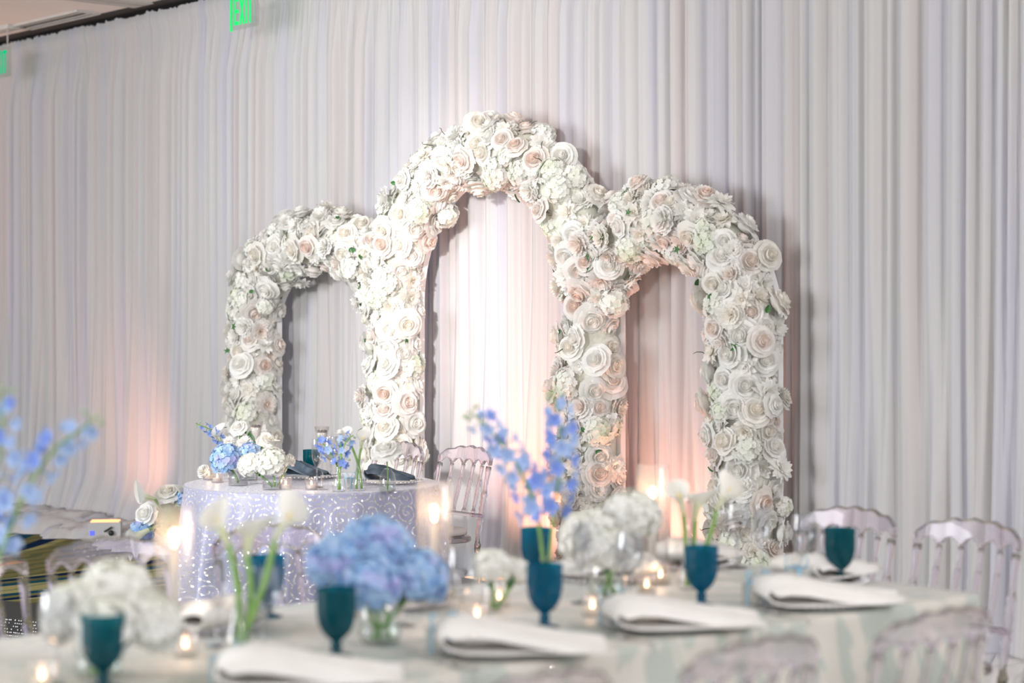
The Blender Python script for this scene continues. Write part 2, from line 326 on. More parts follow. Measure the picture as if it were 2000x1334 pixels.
def obj(name, me, parent=None, loc=None, rot=None, sc=None):
    o = bpy.data.objects.new(name, me); COL.objects.link(o)
    if parent: o.parent = parent
    if loc is not None: o.location = loc
    if rot is not None: o.rotation_euler = rot
    if sc is not None: o.scale = sc if hasattr(sc, '__len__') else (sc, sc, sc)
    return o
def tag(o, label=None, cat=None, group=None, kind=None):
    if label: o['label'] = label
    if cat: o['category'] = cat
    if group: o['group'] = group
    if kind: o['kind'] = kind
    return o
def thing(name, label, cat, loc=(0, 0, 0), rz=0.0, group=None):
    o = bpy.data.objects.new(name, None); COL.objects.link(o); o.empty_display_size = 0.05
    o.location = loc; o.rotation_euler = (0, 0, rz)
    return tag(o, label, cat, group)
def copy_tree(o, parent=None):
    c = o.copy(); COL.objects.link(c); c.parent = parent
    for ch in list(o.children): copy_tree(ch, c)
    return c
def place(o, loc, rz=0.0, label=None, group=None):
    o.location = loc; o.rotation_euler = (0, 0, rz)
    if label: o['label'] = label
    if group: o['group'] = group
    return o
class Stamp:
    """first call uses the prototype itself, later ones copy it with its parts"""
    def __init__(s, proto): s.p = proto; s.used = False
    def __call__(s, loc, rz=0.0, label=None, group=None):
        o = s.p if not s.used else copy_tree(s.p); s.used = True
        return place(o, loc, rz, label, group)
def smoothstep(x): x = max(0.0, min(1.0, x)); return x*x*(3-2*x)
def vnoise(x, seed=0):
    i = math.floor(x); f = x-i
    def h(n): return (math.sin(n*127.1+seed*311.7)*43758.5453) % 1.0
    return h(i)*(1-smoothstep(f))+h(i+1)*smoothstep(f)

# ================================================================== the setting
import bisect
rnd = random.Random(7)
b = MB(); b.add([(-14, -3, 0), (12, -3, 0), (12, 26, 0), (-14, 26, 0)], [(0, 1, 2, 3)]); tag(b.build('floor', M['carpet']), kind='structure')
CEIL = 3.745
b = MB(); b.box(-16, 6.2, -0.25, 14, CEIL, CEIL+0.12, Matrix.Translation(W0) @ Matrix.Rotation(WANG+PI, 4, 'Z') @ Matrix.Translation((0, 0, 0)) @ Matrix.Scale(-1, 4, (1, 0, 0)))
tag(b.build('ceiling', M['ceiling'], smooth=False), kind='structure')
RW = Matrix.Translation(W0) @ Matrix.Rotation(WANG, 4, 'Z')      # local x along the drape, local -y into the room
b = MB(); b.box(-16, 6.2, 0.28, 0.40, 0, CEIL+0.1, RW); tag(b.build('wall_back', M['wallback'], smooth=False), kind='structure')
# dark strip for the shade in the gap between ceiling field and wall, and the airwall track that crosses the ceiling
b = MB(); b.box(-16, 6.2, -0.13, 0.28, CEIL-0.006, CEIL+0.03, RW); tag(b.build('shadow_gap_strip', M['dark'], smooth=False), kind='structure')
tr_t = -3.80
trk = MB(); trk.box(tr_t-0.13, tr_t-0.01, -9, -0.12, CEIL-0.012, CEIL+0.02, RW); trk.box(tr_t+0.01, tr_t+0.13, -9, -0.12, CEIL-0.012, CEIL+0.02, RW)
to = tag(trk.build('trim_2', M['trackmetal'], smooth=False), kind='structure')
b = MB(); b.box(tr_t-0.01, tr_t+0.01, -9, -0.12, CEIL-0.009, CEIL+0.02, RW); b.build('track_slot', M['dark'], to, smooth=False)

def vent(t, h, ln, wd, n, label):
    base = wp(t, h, CEIL)
    e = thing('ceiling_vent', label, 'ceiling vent', base, WANG)
    MB().box(-ln/2, ln/2, -wd/2, wd/2, -0.006, 0.0).build('backing', M['dark'], e, False)
    f = MB(); q = 0.022
    f.box(-ln/2-q, ln/2+q, -wd/2-q, -wd/2, -0.016, 0); f.box(-ln/2-q, ln/2+q, wd/2, wd/2+q, -0.016, 0); f.box(-ln/2-q, -ln/2, -wd/2, wd/2, -0.016, 0); f.box(ln/2, ln/2+q, -wd/2, wd/2, -0.016, 0)
    f.build('frame', M['trackmetal'], e, False)
    sl = MB().box(-ln/2, ln/2, -0.008, 0.008, -0.014, -0.006).mesh('slat', M['trackmetal'], False)
    for i in range(n): obj('slat', sl, e, (0, -wd/2+wd*(i+0.5)/n, 0))
vent(-2.36, 0.45, 0.60, 0.22, 3, 'slatted ceiling vent beside the bright EXIT sign')
vent(-4.85, 0.26, 1.0, 0.15, 2, 'long dark ceiling vent over the drape, near the far EXIT sign')

# ------------------------------------------------------------------ pipe and drape
DH = 3.685
def pleats(a, b_, lo, hi, amp0, amp1, r):
    xs = [a]; am = []; pw = []
    while xs[-1] < b_:
        xs.append(xs[-1]+r.uniform(lo, hi)); am.append(r.uniform(amp0, amp1)); pw.append(r.uniform(0.45, 1.1))
    def ev(x):
        i = max(0, min(len(am)-1, bisect.bisect_right(xs, x)-1)); q = (x-xs[i])/(xs[i+1]-xs[i])
        return am[i]*max(0.0, math.sin(PI*max(0, min(1, q))))**pw[i]
    return ev
bounds = [-9.6, -7.7, -5.95, -4.1, -2.69, -1.05, 0.52, 1.99, 3.12, 5.4]
offs = [0.0, 0.002, 0.004, 0.006, 0.008, 0.010, 0.012, 0.05, 0.052]
drape = thing('pipe_and_drape', 'floor-length white gathered sheer drape hung across the whole wall', 'drape', wp(-2, 0, 0))
dbase = drape.location.copy()
dr = MB(); dr.tube([wp(-9.6, -0.022, DH-0.045)-dbase, wp(5.4, -0.022, DH-0.045)-dbase], 0.018, 8); dr.build('rod', M['pipe'], drape)
zs = [DH+0.02, DH+0.012, DH-0.01, DH-0.035, DH-0.06, DH-0.085, DH-0.11, DH-0.14, DH-0.2, DH-0.3, DH-0.5, DH-0.8, DH-1.1, DH-1.4, DH-1.7, DH-2.0, DH-2.3, DH-2.55, DH-2.75, DH-2.95, 0.5, 0.4, 0.32, 0.25, 0.19, 0.14, 0.10, 0.07]
RP = random.Random(100)
top = pleats(-9.8, 5.6, 0.016, 0.036, 0.008, 0.022, RP); mid = pleats(-9.8, 5.6, 0.045, 0.15, 0.022, 0.072, RP); low = pleats(-9.8, 5.6, 0.08, 0.22, 0.035, 0.10, RP)
fine = pleats(-9.8, 5.6, 0.022, 0.06, 0.002, 0.014, RP)
for k in range(len(bounds)-1):
    a, b_ = bounds[k], bounds[k+1]
    r = random.Random(100+k)
    n = int((b_-a)/0.0075)
    prow = 14
    m = MB(); rows = len(zs)+prow
    V = []
    sl = r.uniform(-0.03, 0.03)
    for j in range(rows):
        z = zs[j] if j < len(zs) else None
        for i in range(n+1):
            t = a-(0.05 if k == 7 else 0.004)+(b_-a+(0.05 if k == 7 else 0.004))*i/n; puddle = 0.32+0.68*smoothstep((-2.2-t)/1.2)
            zz = z if z is not None else 0.07
            q = 1-zz/DH
            wander = 0.045*q*(vnoise(t*1.7, 4)-0.5)*2
            tt = t+wander
            w_top = smoothstep((zz-(DH-0.55))/0.5); w_low = smoothstep((1.9-zz)/1.7)
            f = top(t)*w_top+(1-w_top)*(mid(tt)*(1-w_low)+low(tt)*w_low+fine(tt)*0.8)
            h = offs[k]+f+0.03*math.sin(t*1.9)*(1-w_top)*0.5
            if zz > DH-0.09: h += 0.014*math.sin(PI*max(0, min(1, (DH+0.02-zz)/0.11)))+0.5*top(t+0.01)
            ex = smoothstep((0.45-zz)/0.45)
            pd = (0.34+0.36*vnoise(t*2.3, 5)+0.22*vnoise(t*9, 9))*puddle
            h += ex*0.16*puddle*(0.4+vnoise(t*4, 3))*0.8
            if z is None:
                s = (j-len(zs)+1)/prow
                rip = vnoise(t*13+s*5.0, 1)*0.6+vnoise(t*31-s*7, 3)*0.4
                h += s*pd
                zz = 0.02+0.055*(1-s)+0.075*rip*math.sin(PI*min(1, s*0.95+0.02))**0.7+0.05*abs(math.sin(s*9+rip*4+t*6))*(1-s*0.7)*puddle
                if j == rows-1: zz = 0.006
                tt2 = t+0.10*s*(vnoise(t*6, 11)-0.5)
            else: tt2 = t
            if j < 3: zz += (0.022*vnoise(t*34, 2)+0.012*vnoise(t*90, 6)-0.012)*(1-j/3)
            V.append(tuple(wp(tt2, h, zz)-dbase))
    F = [(j*(n+1)+i, j*(n+1)+i+1, (j+1)*(n+1)+i+1, (j+1)*(n+1)+i) for j in range(rows-1) for i in range(n)]
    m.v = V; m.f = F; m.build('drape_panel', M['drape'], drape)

# ------------------------------------------------------------------ exit signs
def exit_sign(t, h, label, matl, zt, dim):
    e = thing('exit_sign', label, 'exit sign', wp(t, h, CEIL), WANG)
    W, H = 0.30, 0.225
    zb = zt-CEIL-H
    MB().box(-W/2, W/2, -0.006, 0.006, zb, zb+H).build('acrylic_panel', M['exitpanel'], e, False)
    MB().box(-0.20, 0.20, -0.05, 0.05, -0.03, 0.0).build('housing', M['trackmetal'], e, False)
    MB().box(-W/2-0.008, -W/2, -0.007, 0.007, zb-0.004, zb+H).build('lit_edge', matl, e, False)
    x0 = -0.105; hh = 0.172; zb2 = zb+0.028; st = 0.022; y0, y1 = -0.012, -0.007
    def LT(fn):
        g = MB(); fn(g); g.build('letter', matl, e, False)
    cw = 0.047; gp = 0.0125
    def E(g):
        x = x0; g.box(x, x+0.013, y0, y1, zb2, zb2+hh)
        for q in (0, 0.5, 1): g.box(x, x+cw, y0, y1, zb2+q*(hh-st), zb2+q*(hh-st)+st)
    def X(g):
        x = x0+cw+gp; s2 = 0.0135
        for d in (0, 1):
            xa, xb = (x, x+cw+0.006-s2) if d == 0 else (x+cw+0.006-s2, x)
            v = [(xa, y0, zb2), (xa+s2, y0, zb2), (xb+s2, y0, zb2+hh), (xb, y0, zb2+hh)]
            v += [(p[0], y1, p[2]) for p in v]
            g.add(v, [(0, 1, 2, 3), (7, 6, 5, 4), (0, 4, 5, 1), (1, 5, 6, 2), (2, 6, 7, 3), (3, 7, 4, 0)])
    def I(g): x = x0+2*(cw+gp)+0.010; g.box(x, x+0.014, y0, y1, zb2, zb2+hh)
    def T(g):
        x = x0+2*(cw+gp)+0.010+0.014+gp; g.box(x, x+cw, y0, y1, zb2+hh-st, zb2+hh); g.box(x+cw/2-0.007, x+cw/2+0.007, y0, y1, zb2, zb2+hh)
    for fn in (E, X, I, T): LT(fn)
    for s in (-1, 1): MB().box(s*0.10-0.004, s*0.10+0.004, -0.004, 0.004, zb+H, -0.02).build('hanger', M['trackmetal'], e, False)
M['exitpanel'] = mat_thin_glass('exit_acrylic', (0.93, 0.97, 0.95), 0.6)
exit_sign(-2.10, 0.40, 'bright green EXIT sign cut by the top edge of the photo', M['exit_green'], CEIL-0.155, False)
exit_sign(-5.50, 0.35, 'darker green EXIT sign at the far end of the drape', M['exit_far'], CEIL-0.155, True)

# ------------------------------------------------------------------ uplights on the floor
def uplight(loc, rz, label, power, aim, spread=70, col=(1.0, 0.42, 0.27)):
    e = thing('uplight', label, 'uplight', loc, rz)
    g = MB(); w, d, z0, z1 = 0.105, 0.085, 0.035, 0.155
    g.box(-w, w, -d, d, z0, z1); g.build('case', M['fixture'], e, False)
    MB().box(-w+0.012, w-0.012, -d+0.012, d-0.012, z1, z1+0.004).build('lens', M['led_amber'], e, False)
    MB().box(-w+0.01, -w+0.04, -d-0.003, -d, 0.07, 0.10).build('switch', M['led_blue'], e, False)
    MB().lathe([(1e-4, 0), (0.018, 0), (0.018, 0.02), (1e-4, 0.02)], 14, Matrix.Translation((0.045, -d, 0.085)) @ Matrix.Rotation(PI/2, 4, 'X')).build('knob', M['black'], e)
    MB().tube([(0.0, -d-0.014, 0.095), (0.05, -d-0.014, 0.125)], 0.006, 6).build('lever', M['black'], e)
    MB().tube([(-0.07, 0, 0.0), (-0.05, 0, 0.035)], 0.012, 6).build('foot', M['black'], e); MB().tube([(0.07, 0, 0.0), (0.05, 0, 0.035)], 0.012, 6).build('foot', M['black'], e)
    MB().box(-0.05, 0.05, -0.05, 0.05, 0.0, 0.035).build('bracket', M['black'], e, False)
    p = Vector(loc)+Vector((0, 0, 0.18))
    lamp('uplight_beam', 'SPOT', p, aim, power, col, spot_size=math.radians(spread), spot_blend=1.0, shadow_soft_size=0.05)
    return e
p = at(206, 1072, 0.0)
uplight((p.x, p.y, 0.03), 0.12, 'grey box uplight glowing amber at the foot of the drape', 42, wp(-4.05, 0.0, 0.80), 70)
p = wp(0.44, 0.56, 0); uplight((p.x, p.y, 0.02), WANG, 'grey box uplight inside the tall middle arch', 90, wp(0.46, 0.0, 1.0), 115)
p = wp(1.42, 0.36, 0); uplight((p.x, p.y, 0.02), WANG, 'grey box uplight inside the lower arch nearer the long table', 48, wp(1.5, 0.0, 1.4), 100)
p = wp(2.05, 0.22, 0); uplight((p.x, p.y, 0.02), WANG, 'grey box uplight hidden behind the outer flower leg', 60, wp(2.0, 0.05, 1.9), 80)
p = wp(-7.3, 0.9, 0); uplight((p.x, p.y, 0.02), WANG, 'added unseen uplight that brightens the ceiling near the far EXIT sign', 170, wp(-5.0, 1.3, 3.7), 75)  # extra uplight out of view, added to brighten the ceiling

# ================================================================== flowers (shared meshes, radius 1 in the xy plane, facing +z)
def rose_mesh(name, mat, seed, openness=1.0, ruffle=0.03, nu=6, nv=5):
    r = random.Random(seed); g = MB()
    layers = [(3, .11, .74, 100), (3, .22, .76, 88), (4, .36, .72, 70), (5, .54, .62, 58), (6, .76, .44, 50), (7, 1.0, .16, 46)]
    a0 = r.uniform(0, 6)
    for li, (n, R, Z, al) in enumerate(layers):
        a0 += 0.7
        for k in range(n):
            th = a0+2*PI*k/n+r.uniform(-.15, .15); Rk = R*r.uniform(.92, 1.08)*(1 if li < 3 else 0.9+0.1*openness); Zk = Z*r.uniform(.94, 1.06); al_ = math.radians(al)*r.uniform(.9, 1.1)
            cu = r.uniform(.05, .15)*(0.2 if li < 3 else 1.0); ph = r.uniform(0, 6)
            z0 = (0.42, 0.36, 0.22, 0.06, -0.06, -0.14)[li]
            def fn(u, v):
                s = 2*u-1
                w = (math.sin(PI*(0.20+0.66*v)))**0.55
                ang = th+s*al_*w
                if li < 4: rr = Rk*(0.30+0.80*math.sin(PI*(0.08+0.56*v)))+0.035*s
                else: rr = 0.12+(Rk-0.12)*(v**0.8)
                z = z0+(Zk-z0)*(v**(0.85 if li < 4 else 0.65))
                if v > 0.7: q = (v-.7)/.3; rr += cu*q*q; z -= cu*0.9*q*q
                z += -0.09*(s*s)*v*(0.4 if li < 3 else 1.0)+ruffle*math.sin(s*5+ph)*v*v
                return (rr*math.cos(ang), rr*math.sin(ang), z)
            g.grid(nu, nv, fn)
    g.ball((0, 0, .30), 0.34, 8, 5)
    g.ball((0, 0, .02), 0.62, 10, 6, 0.55)
    return g.mesh(name, mat)
def pointed_mesh(name, mat, seed, nl=5):
    r = random.Random(seed); g = MB()
    spec = [(5, .35, .55), (7, .58, .50), (9, .80, .34), (10, .98, .16), (9, 1.05, -.02)][:nl]
    for li, (n, R, Z) in enumerate(spec):
        for k in range(n):
            th = 2*PI*(k+0.5*(li % 2))/n+r.uniform(-.2, .2); Rk = R*r.uniform(.85, 1.15); Zk = Z+r.uniform(-.07, .07); hw = 0.24*r.uniform(.8, 1.2)
            ct, sn = math.cos(th), math.sin(th); tw = r.uniform(-.12, .12)
            def fn(u, v):
                s = 2*u-1; w = hw*(math.sin(PI*(0.08+0.90*v**0.8))**0.75)
                x = 0.04+Rk*v; y = s*w; z = Zk*(v**0.8)+0.10*abs(s)*(1-v)+tw*s*v-0.12*v**3*(li > 2)
                return (x*ct-y*sn, x*sn+y*ct, z)
            g.grid(4, 5, fn)
    g.ball((0, 0, .18), 0.14, 7, 4)
    return g.mesh(name, mat)
def carnation_mesh(name, mat, seed):
    r = random.Random(seed); g = MB()
    for li, (n, R, Z, al) in enumerate([(5, .25, .72, 50), (6, .45, .68, 46), (7, .66, .52, 42), (8, .88, .30, 38), (8, 1.0, .06, 38)]):
        for k in range(n):
            th = 2*PI*k/n+r.uniform(-.4, .4); al_ = math.radians(al); Rk = R*r.uniform(.85, 1.1); Zk = Z+r.uniform(-.08, .08); p1 = r.uniform(0, 6)
            def fn(u, v):
                s = 2*u-1; ang = th+s*al_*(0.35+0.65*v); rr = 0.05+Rk*v
                ruf = 0.11*math.sin(s*9+p1)*v*v
                return ((rr+ruf*0.4)*math.cos(ang), (rr+ruf*0.4)*math.sin(ang), Zk*v**0.8+ruf)
            g.grid(8, 4, fn)
    return g.mesh(name, mat)
def hydrangea_mesh(name, mat, seed, n=64, low=-0.35, pr=0.20):
    r = random.Random(seed); g = MB()
    for i in range(n):
        z = 1-(1-low)*(i+0.5)/n; a = i*2.39996; q = math.sqrt(max(0, 1-z*z))
        d = Vector((q*math.cos(a), q*math.sin(a), z)); d = (d+Vector((r.uniform(-.12, .12), r.uniform(-.12, .12), r.uniform(-.12, .12)))).normalized()
        R = Matrix.Translation(d*r.uniform(.84, 1.0)) @ d.to_track_quat('Z', 'Y').to_matrix().to_4x4() @ Matrix.Rotation(r.uniform(0, 6), 4, 'Z') @ Matrix.Rotation(r.uniform(-.35, .35), 4, 'X')
        s = pr*r.uniform(.8, 1.2)
        for k in range(4):
            th = PI/2*k; ct, sn = math.cos(th), math.sin(th)
            def fn(u, v):
                q_ = 2*u-1; w = 0.62*math.sin(PI*(0.12+0.72*v))**0.7; x = s*(0.05+v); y = s*q_*w; zz = s*(0.22*v*v+0.12*abs(q_)-0.05)
                return (x*ct-y*sn, x*sn+y*ct, zz)
            g.grid(3, 3, fn, R)
    pr_ = [(max(1e-3, 0.78*math.sin(PI*i/8)), -0.78*math.cos(PI*i/8)) for i in range(9)]
    g.lathe([p for p in pr_ if p[1] > low-0.25], 12)
    return g.mesh(name, mat)
FL = {}
for mk in ('white', 'ivory', 'blush', 'peach'):
    FL['rose_'+mk] = [rose_mesh('rose_bloom', M['petal_'+mk], 10+i, 0.8+0.2*i) for i in range(3)]
FL['pointed'] = [pointed_mesh('pointed_bloom', M['petal_white'], 30+i) for i in range(2)]+[pointed_mesh('pointed_bloom', M['petal_ivory'], 33)]
FL['carn'] = [carnation_mesh('ruffled_bloom', M['petal_white'], 40), carnation_mesh('ruffled_bloom', M['petal_ivory'], 41), carnation_mesh('ruffled_bloom', M['petal_blush'], 42)]
FL['hyd'] = [hydrangea_mesh('hydrangea_bloom', M['hyd_green'], 50, 44, -0.1, 0.24), hydrangea_mesh('hydrangea_bloom', M['hyd_white'], 51, 44, -0.1, 0.24)]
HYD_W = [hydrangea_mesh('hydrangea_bloom', M['hyd_table'], 61, 110, -0.55, 0.19), hydrangea_mesh('hydrangea_bloom', M['hyd_table'], 62, 110, -0.55, 0.19)]
HYD_B = [hydrangea_mesh('hydrangea_bloom', M['hyd_blue'], 63, 110, -0.55, 0.19), hydrangea_mesh('hydrangea_bloom', M['hyd_blue'], 64, 110, -0.55, 0.19)]
def ivy_mesh():
    pts = []; n = 5
    for k in range(2*n):
        a = PI/2+PI*k/n; r_ = 1.0 if k % 2 == 0 else 0.42; pts.append((r_*math.cos(a), r_*math.sin(a), 0.12*(k % 2)-0.05))
    g = MB(); g.add([(0, 0, 0.08)]+pts, [(0, 1+k, 1+(k+1) % (2*n)) for k in range(2*n)]); return g.mesh('ivy_leaf', M['leaf'], False)
def leaf_mesh(name, mat):
    g = MB(); g.grid(5, 7, lambda u, v: ((2*u-1)*0.36*math.sin(PI*(0.03+0.95*v))**0.8, v-0.1, 0.16*abs(2*u-1)-0.25*v*v)); return g.mesh(name, mat)
IVY = ivy_mesh(); LEAF = leaf_mesh('leaf', M['leaf'])
TWIG = MB().tube([(0, 0, -.2), (.05, .1, .4), (-.05, .3, .8), (.1, .6, 1.0)], [.05, .045, .035, .025], 5).mesh('twig', M['twig'])

# ------------------------------------------------------------------ the three flower arches
AH = 0.30
def sweep_path(tc, hw, za, zsp, a0, a1, leg0, leg1, step=0.03):
    """legs and curve of an arch in (t, z): angle 180 is the far leg, 0 the near leg"""
    P = []
    if leg0:
        n = int(zsp/step); P += [(tc-hw, zsp*i/n) for i in range(n)]
    n = int(abs(a1-a0)*PI/180*hw/step)+2
    for i in range(n+1):
        a = math.radians(a0+(a1-a0)*i/n); P.append((tc+hw*math.cos(a), zsp+(za-zsp)*math.sin(a)))
    if leg1:
        n = int(zsp/step); P += [(tc+hw, zsp*(1-(i+1)/n)) for i in range(n)]
    return P
def flower_arch(label, P, seed, nmax, blush, base_t, rc=0.142):
    r = random.Random(seed); base = wp(base_t, AH, 0)
    e = thing('flower_arch', label, 'flower arch', base)
    n = len(P); tang = []
    for i in range(n):
        a, c = P[max(0, i-1)], P[min(n-1, i+1)]; q = math.hypot(c[0]-a[0], c[1]-a[1]); tang.append(((c[0]-a[0])/q, (c[1]-a[1])/q))
    # foam core, and the flat white board behind it
    core = MB(); seg = 12; V = []; F = []
    bo = MB(); BV = []; BF = []
    for i in range(n):
        nx, nz = -tang[i][1], tang[i][0]
        for k in range(seg):
            q = 2*PI*k/seg; V.append(tuple(wp(P[i][0]+nx*rc*math.cos(q), AH+rc*0.8*math.sin(q), P[i][1]+nz*rc*math.cos(q))-base))
        for (s, h) in ((-1, -0.125), (1, -0.125), (1, -0.09), (-1, -0.09)):
            BV.append(tuple(wp(P[i][0]+nx*s*0.125, AH+h, P[i][1]+nz*s*0.125)-base))
    for i in range(n-1):
        for k in range(seg): F.append((i*seg+k, i*seg+(k+1) % seg, (i+1)*seg+(k+1) % seg, (i+1)*seg+k))
        for k in range(4): BF.append((i*4+k, i*4+(k+1) % 4, (i+1)*4+(k+1) % 4, (i+1)*4+k))
    BF.append((0, 1, 2, 3)); BF.append(((n-1)*4+3, (n-1)*4+2, (n-1)*4+1, (n-1)*4))
    F.append(tuple(range(seg))); F.append(tuple(range((n-1)*seg, n*seg))[::-1])
    core.v, core.f = V, F; core.build('foam_core', M['foam'], e)
    bo.v, bo.f = BV, BF; bo.build('backboard', M['board'], e, False)
    placed = []; count = 0; tries = 0
    names = {'rose': 'rose', 'pointed': 'star_flower', 'carn': 'carnation', 'hyd': 'hydrangea_bloom'}
    while count < nmax and tries < 26000:
        tries += 1
        i = r.randrange(n); q = r.uniform(-0.42, PI+0.42)     # 0 and pi are the two flanks, pi/2 the front
        big = tries < 3500
        kind = r.choices(['rose', 'pointed', 'carn', 'hyd'], [0.56, 0.16, 0.10, 0.18])[0]
        rad = {'rose': r.uniform(.052, .070), 'pointed': r.uniform(.048, .062), 'carn': r.uniform(.05, .064), 'hyd': r.uniform(.058, .074)}[kind]
        if not big: rad *= 0.72
        nx, nz = -tang[i][1], tang[i][0]
        out = rc*r.uniform(0.86, 1.12)+(r.uniform(0.02, 0.05) if r.random() < 0.16 else 0)
        loc = wp(P[i][0]+nx*out*math.cos(q), AH+out*0.88*math.sin(q), P[i][1]+nz*out*math.cos(q))
        if loc.z < 0.05: continue
        ok = True
        for (pl, pr_) in placed:
            if (pl-loc).length < (pr_+rad)*(0.68 if big else 0.55): ok = False; break
        if not ok: continue
        placed.append((loc, rad)); count += 1
        nrm = DW*(nx*math.cos(q))+NW*math.sin(q)+Vector((0, 0, nz*math.cos(q)))
        nrm = (nrm.normalized()+Vector((r.gauss(0, .28), r.gauss(0, .28), r.gauss(0, .28)))).normalized()
        if kind == 'rose':
            w = blush(P[i][0], P[i][1]); c = r.choices(['white', 'ivory', 'blush', 'peach'], [0.62, 0.22, w*0.5, w*0.16])[0]; me = r.choice(FL['rose_'+c])
        else: me = r.choice(FL[kind])
        rot = (nrm.to_track_quat('Z', 'Y').to_matrix().to_4x4() @ Matrix.Rotation(r.uniform(0, 6.28), 4, 'Z')).to_euler()
        obj(names[kind], me, e, loc-base, rot, rad*1.2 if kind != 'hyd' else (rad*1.16, rad*1.16, rad*0.95))
    for k in range(int(nmax*0.13)):
        i = r.randrange(n); q = r.uniform(0.1, PI-0.1); nx, nz = -tang[i][1], tang[i][0]; out = rc+r.uniform(.035, .06)
        loc = wp(P[i][0]+nx*out*math.cos(q), AH+out*0.9*math.sin(q), P[i][1]+nz*out*math.cos(q))
        if loc.z < 0.1: continue
        nrm = (DW*(nx*math.cos(q))+NW*math.sin(q)+Vector((0, 0, nz*math.cos(q)))+Vector((r.gauss(0, .5), r.gauss(0, .5), r.gauss(0, .5)))).normalized()
        rot = (nrm.to_track_quat('Z', 'Y').to_matrix().to_4x4() @ Matrix.Rotation(r.uniform(0, 6.28), 4, 'Z')).to_euler()
        if k % 3 == 0: obj('ivy_leaf', IVY, e, loc-base, rot, r.uniform(.022, .034))
        elif k % 3 == 1: obj('leaf', LEAF, e, loc-base, rot, r.uniform(.03, .05))
        else: obj('twig', TWIG, e, loc-base, rot, r.uniform(.04, .07))
    return e, count
bl_mid = lambda t, z: 0.25+0.65*(t > 0.2)
P_mid = sweep_path(0.137, 0.83, 2.465, 1.635, 180, 0, True, True)
_, c1 = flower_arch('tallest of the three white flower arches, the middle one', P_mid, 21, 298, bl_mid, 0.137)
P_left = sweep_path(-1.417, 0.723, 2.02, 1.52, 180, 22, True, False)
_, c2 = flower_arch('lower white flower arch behind the round lavender table', P_left, 22, 240, lambda t, z: 0.22, -2.14)
P_right = sweep_path(1.503, 0.535, 2.035, 1.50, 158, 0, False, True)
_, c3 = flower_arch('lower white and blush flower arch standing nearer the long table', P_right, 23, 230, lambda t, z: 0.55, 2.038)
print('ARCH FLOWERS', c1, c2, c3)

# ================================================================== long banquet table
TW, TL = 1.13, 4.3
tbl = thing('banquet_table', 'long banquet table under the mint and ivory damask cloth', 'table', tp(-TL/2, TW/2, 0), TANG)
MB().box(-TL/2+.01, TL/2-.01, -TW/2+.01, TW/2-.01, TOP-0.034, TOP-0.006).build('tabletop', M['wood'], tbl, False)
for sx in (-1, 0, 1):
    for sy in (-1, 1): MB().tube([(sx*(TL/2-.2), sy*(TW/2-.15), 0), (sx*(TL/2-.2), sy*(TW/2-.15), TOP-.034)], 0.018, 8).build('leg', M['pipe'], tbl)
def rect_cloth():
    per = []; st = 0.025; rc_ = 0.03
    hx, hy = TL/2, TW/2
    def seg(x0, y0, x1, y1, nx, ny):
        ln = math.hypot(x1-x0, y1-y0); n = int(ln/st)
        for i in range(n): q = i/n; per.append((x0+(x1-x0)*q, y0+(y1-y0)*q, nx, ny))
    def corner(cx, cy, a0):
        for i in range(6):
            a = a0+PI/2*i/6; per.append((cx+rc_*math.cos(a), cy+rc_*math.sin(a), math.cos(a), math.sin(a)))
    seg(-hx+rc_, -hy, hx-rc_, -hy, 0, -1); corner(hx-rc_, -hy+rc_, -PI/2)
    seg(hx, -hy+rc_, hx, hy-rc_, 1, 0); corner(hx-rc_, hy-rc_, 0)
    seg(hx-rc_, hy, -hx+rc_, hy, 0, 1); corner(-hx+rc_, hy-rc_, PI/2)
    seg(-hx, hy-rc_, -hx, -hy+rc_, -1, 0); corner(-hx+rc_, -hy+rc_, PI)
    n = len(per); g = MB(); zs_ = [TOP, TOP-0.003, TOP-0.012, TOP-0.03, .68, .6, .5, .4, .3, .2, .1, .015]
    for j, z in enumerate(zs_):
        q = (TOP-z)/TOP
        for i, (x, y, nx, ny) in enumerate(per):
            e_ = -0.008 if j == 0 else (-0.003 if j == 1 else 0.0)
            fo = q**0.8*(0.045+0.04*math.sin(i*0.33+1.2*math.sin(i*0.11))+0.02*math.sin(i*0.9)) if j > 3 else 0
            g.v.append((x+nx*(e_+fo), y+ny*(e_+fo), z))
    for j in range(len(zs_)-1):
        for i in range(n): g.f.append((j*n+i, (j+1)*n+i, (j+1)*n+(i+1) % n, j*n+(i+1) % n))
    g.f.append(tuple(range(n)))
    return g
cl = rect_cloth().build('damask_tablecloth', M['damask']); cl.location = tp(-TL/2, TW/2, 0.001); cl.rotation_euler = (0, 0, TANG)
tag(cl, 'mint and ivory damask cloth covering the long foreground table', 'tablecloth')

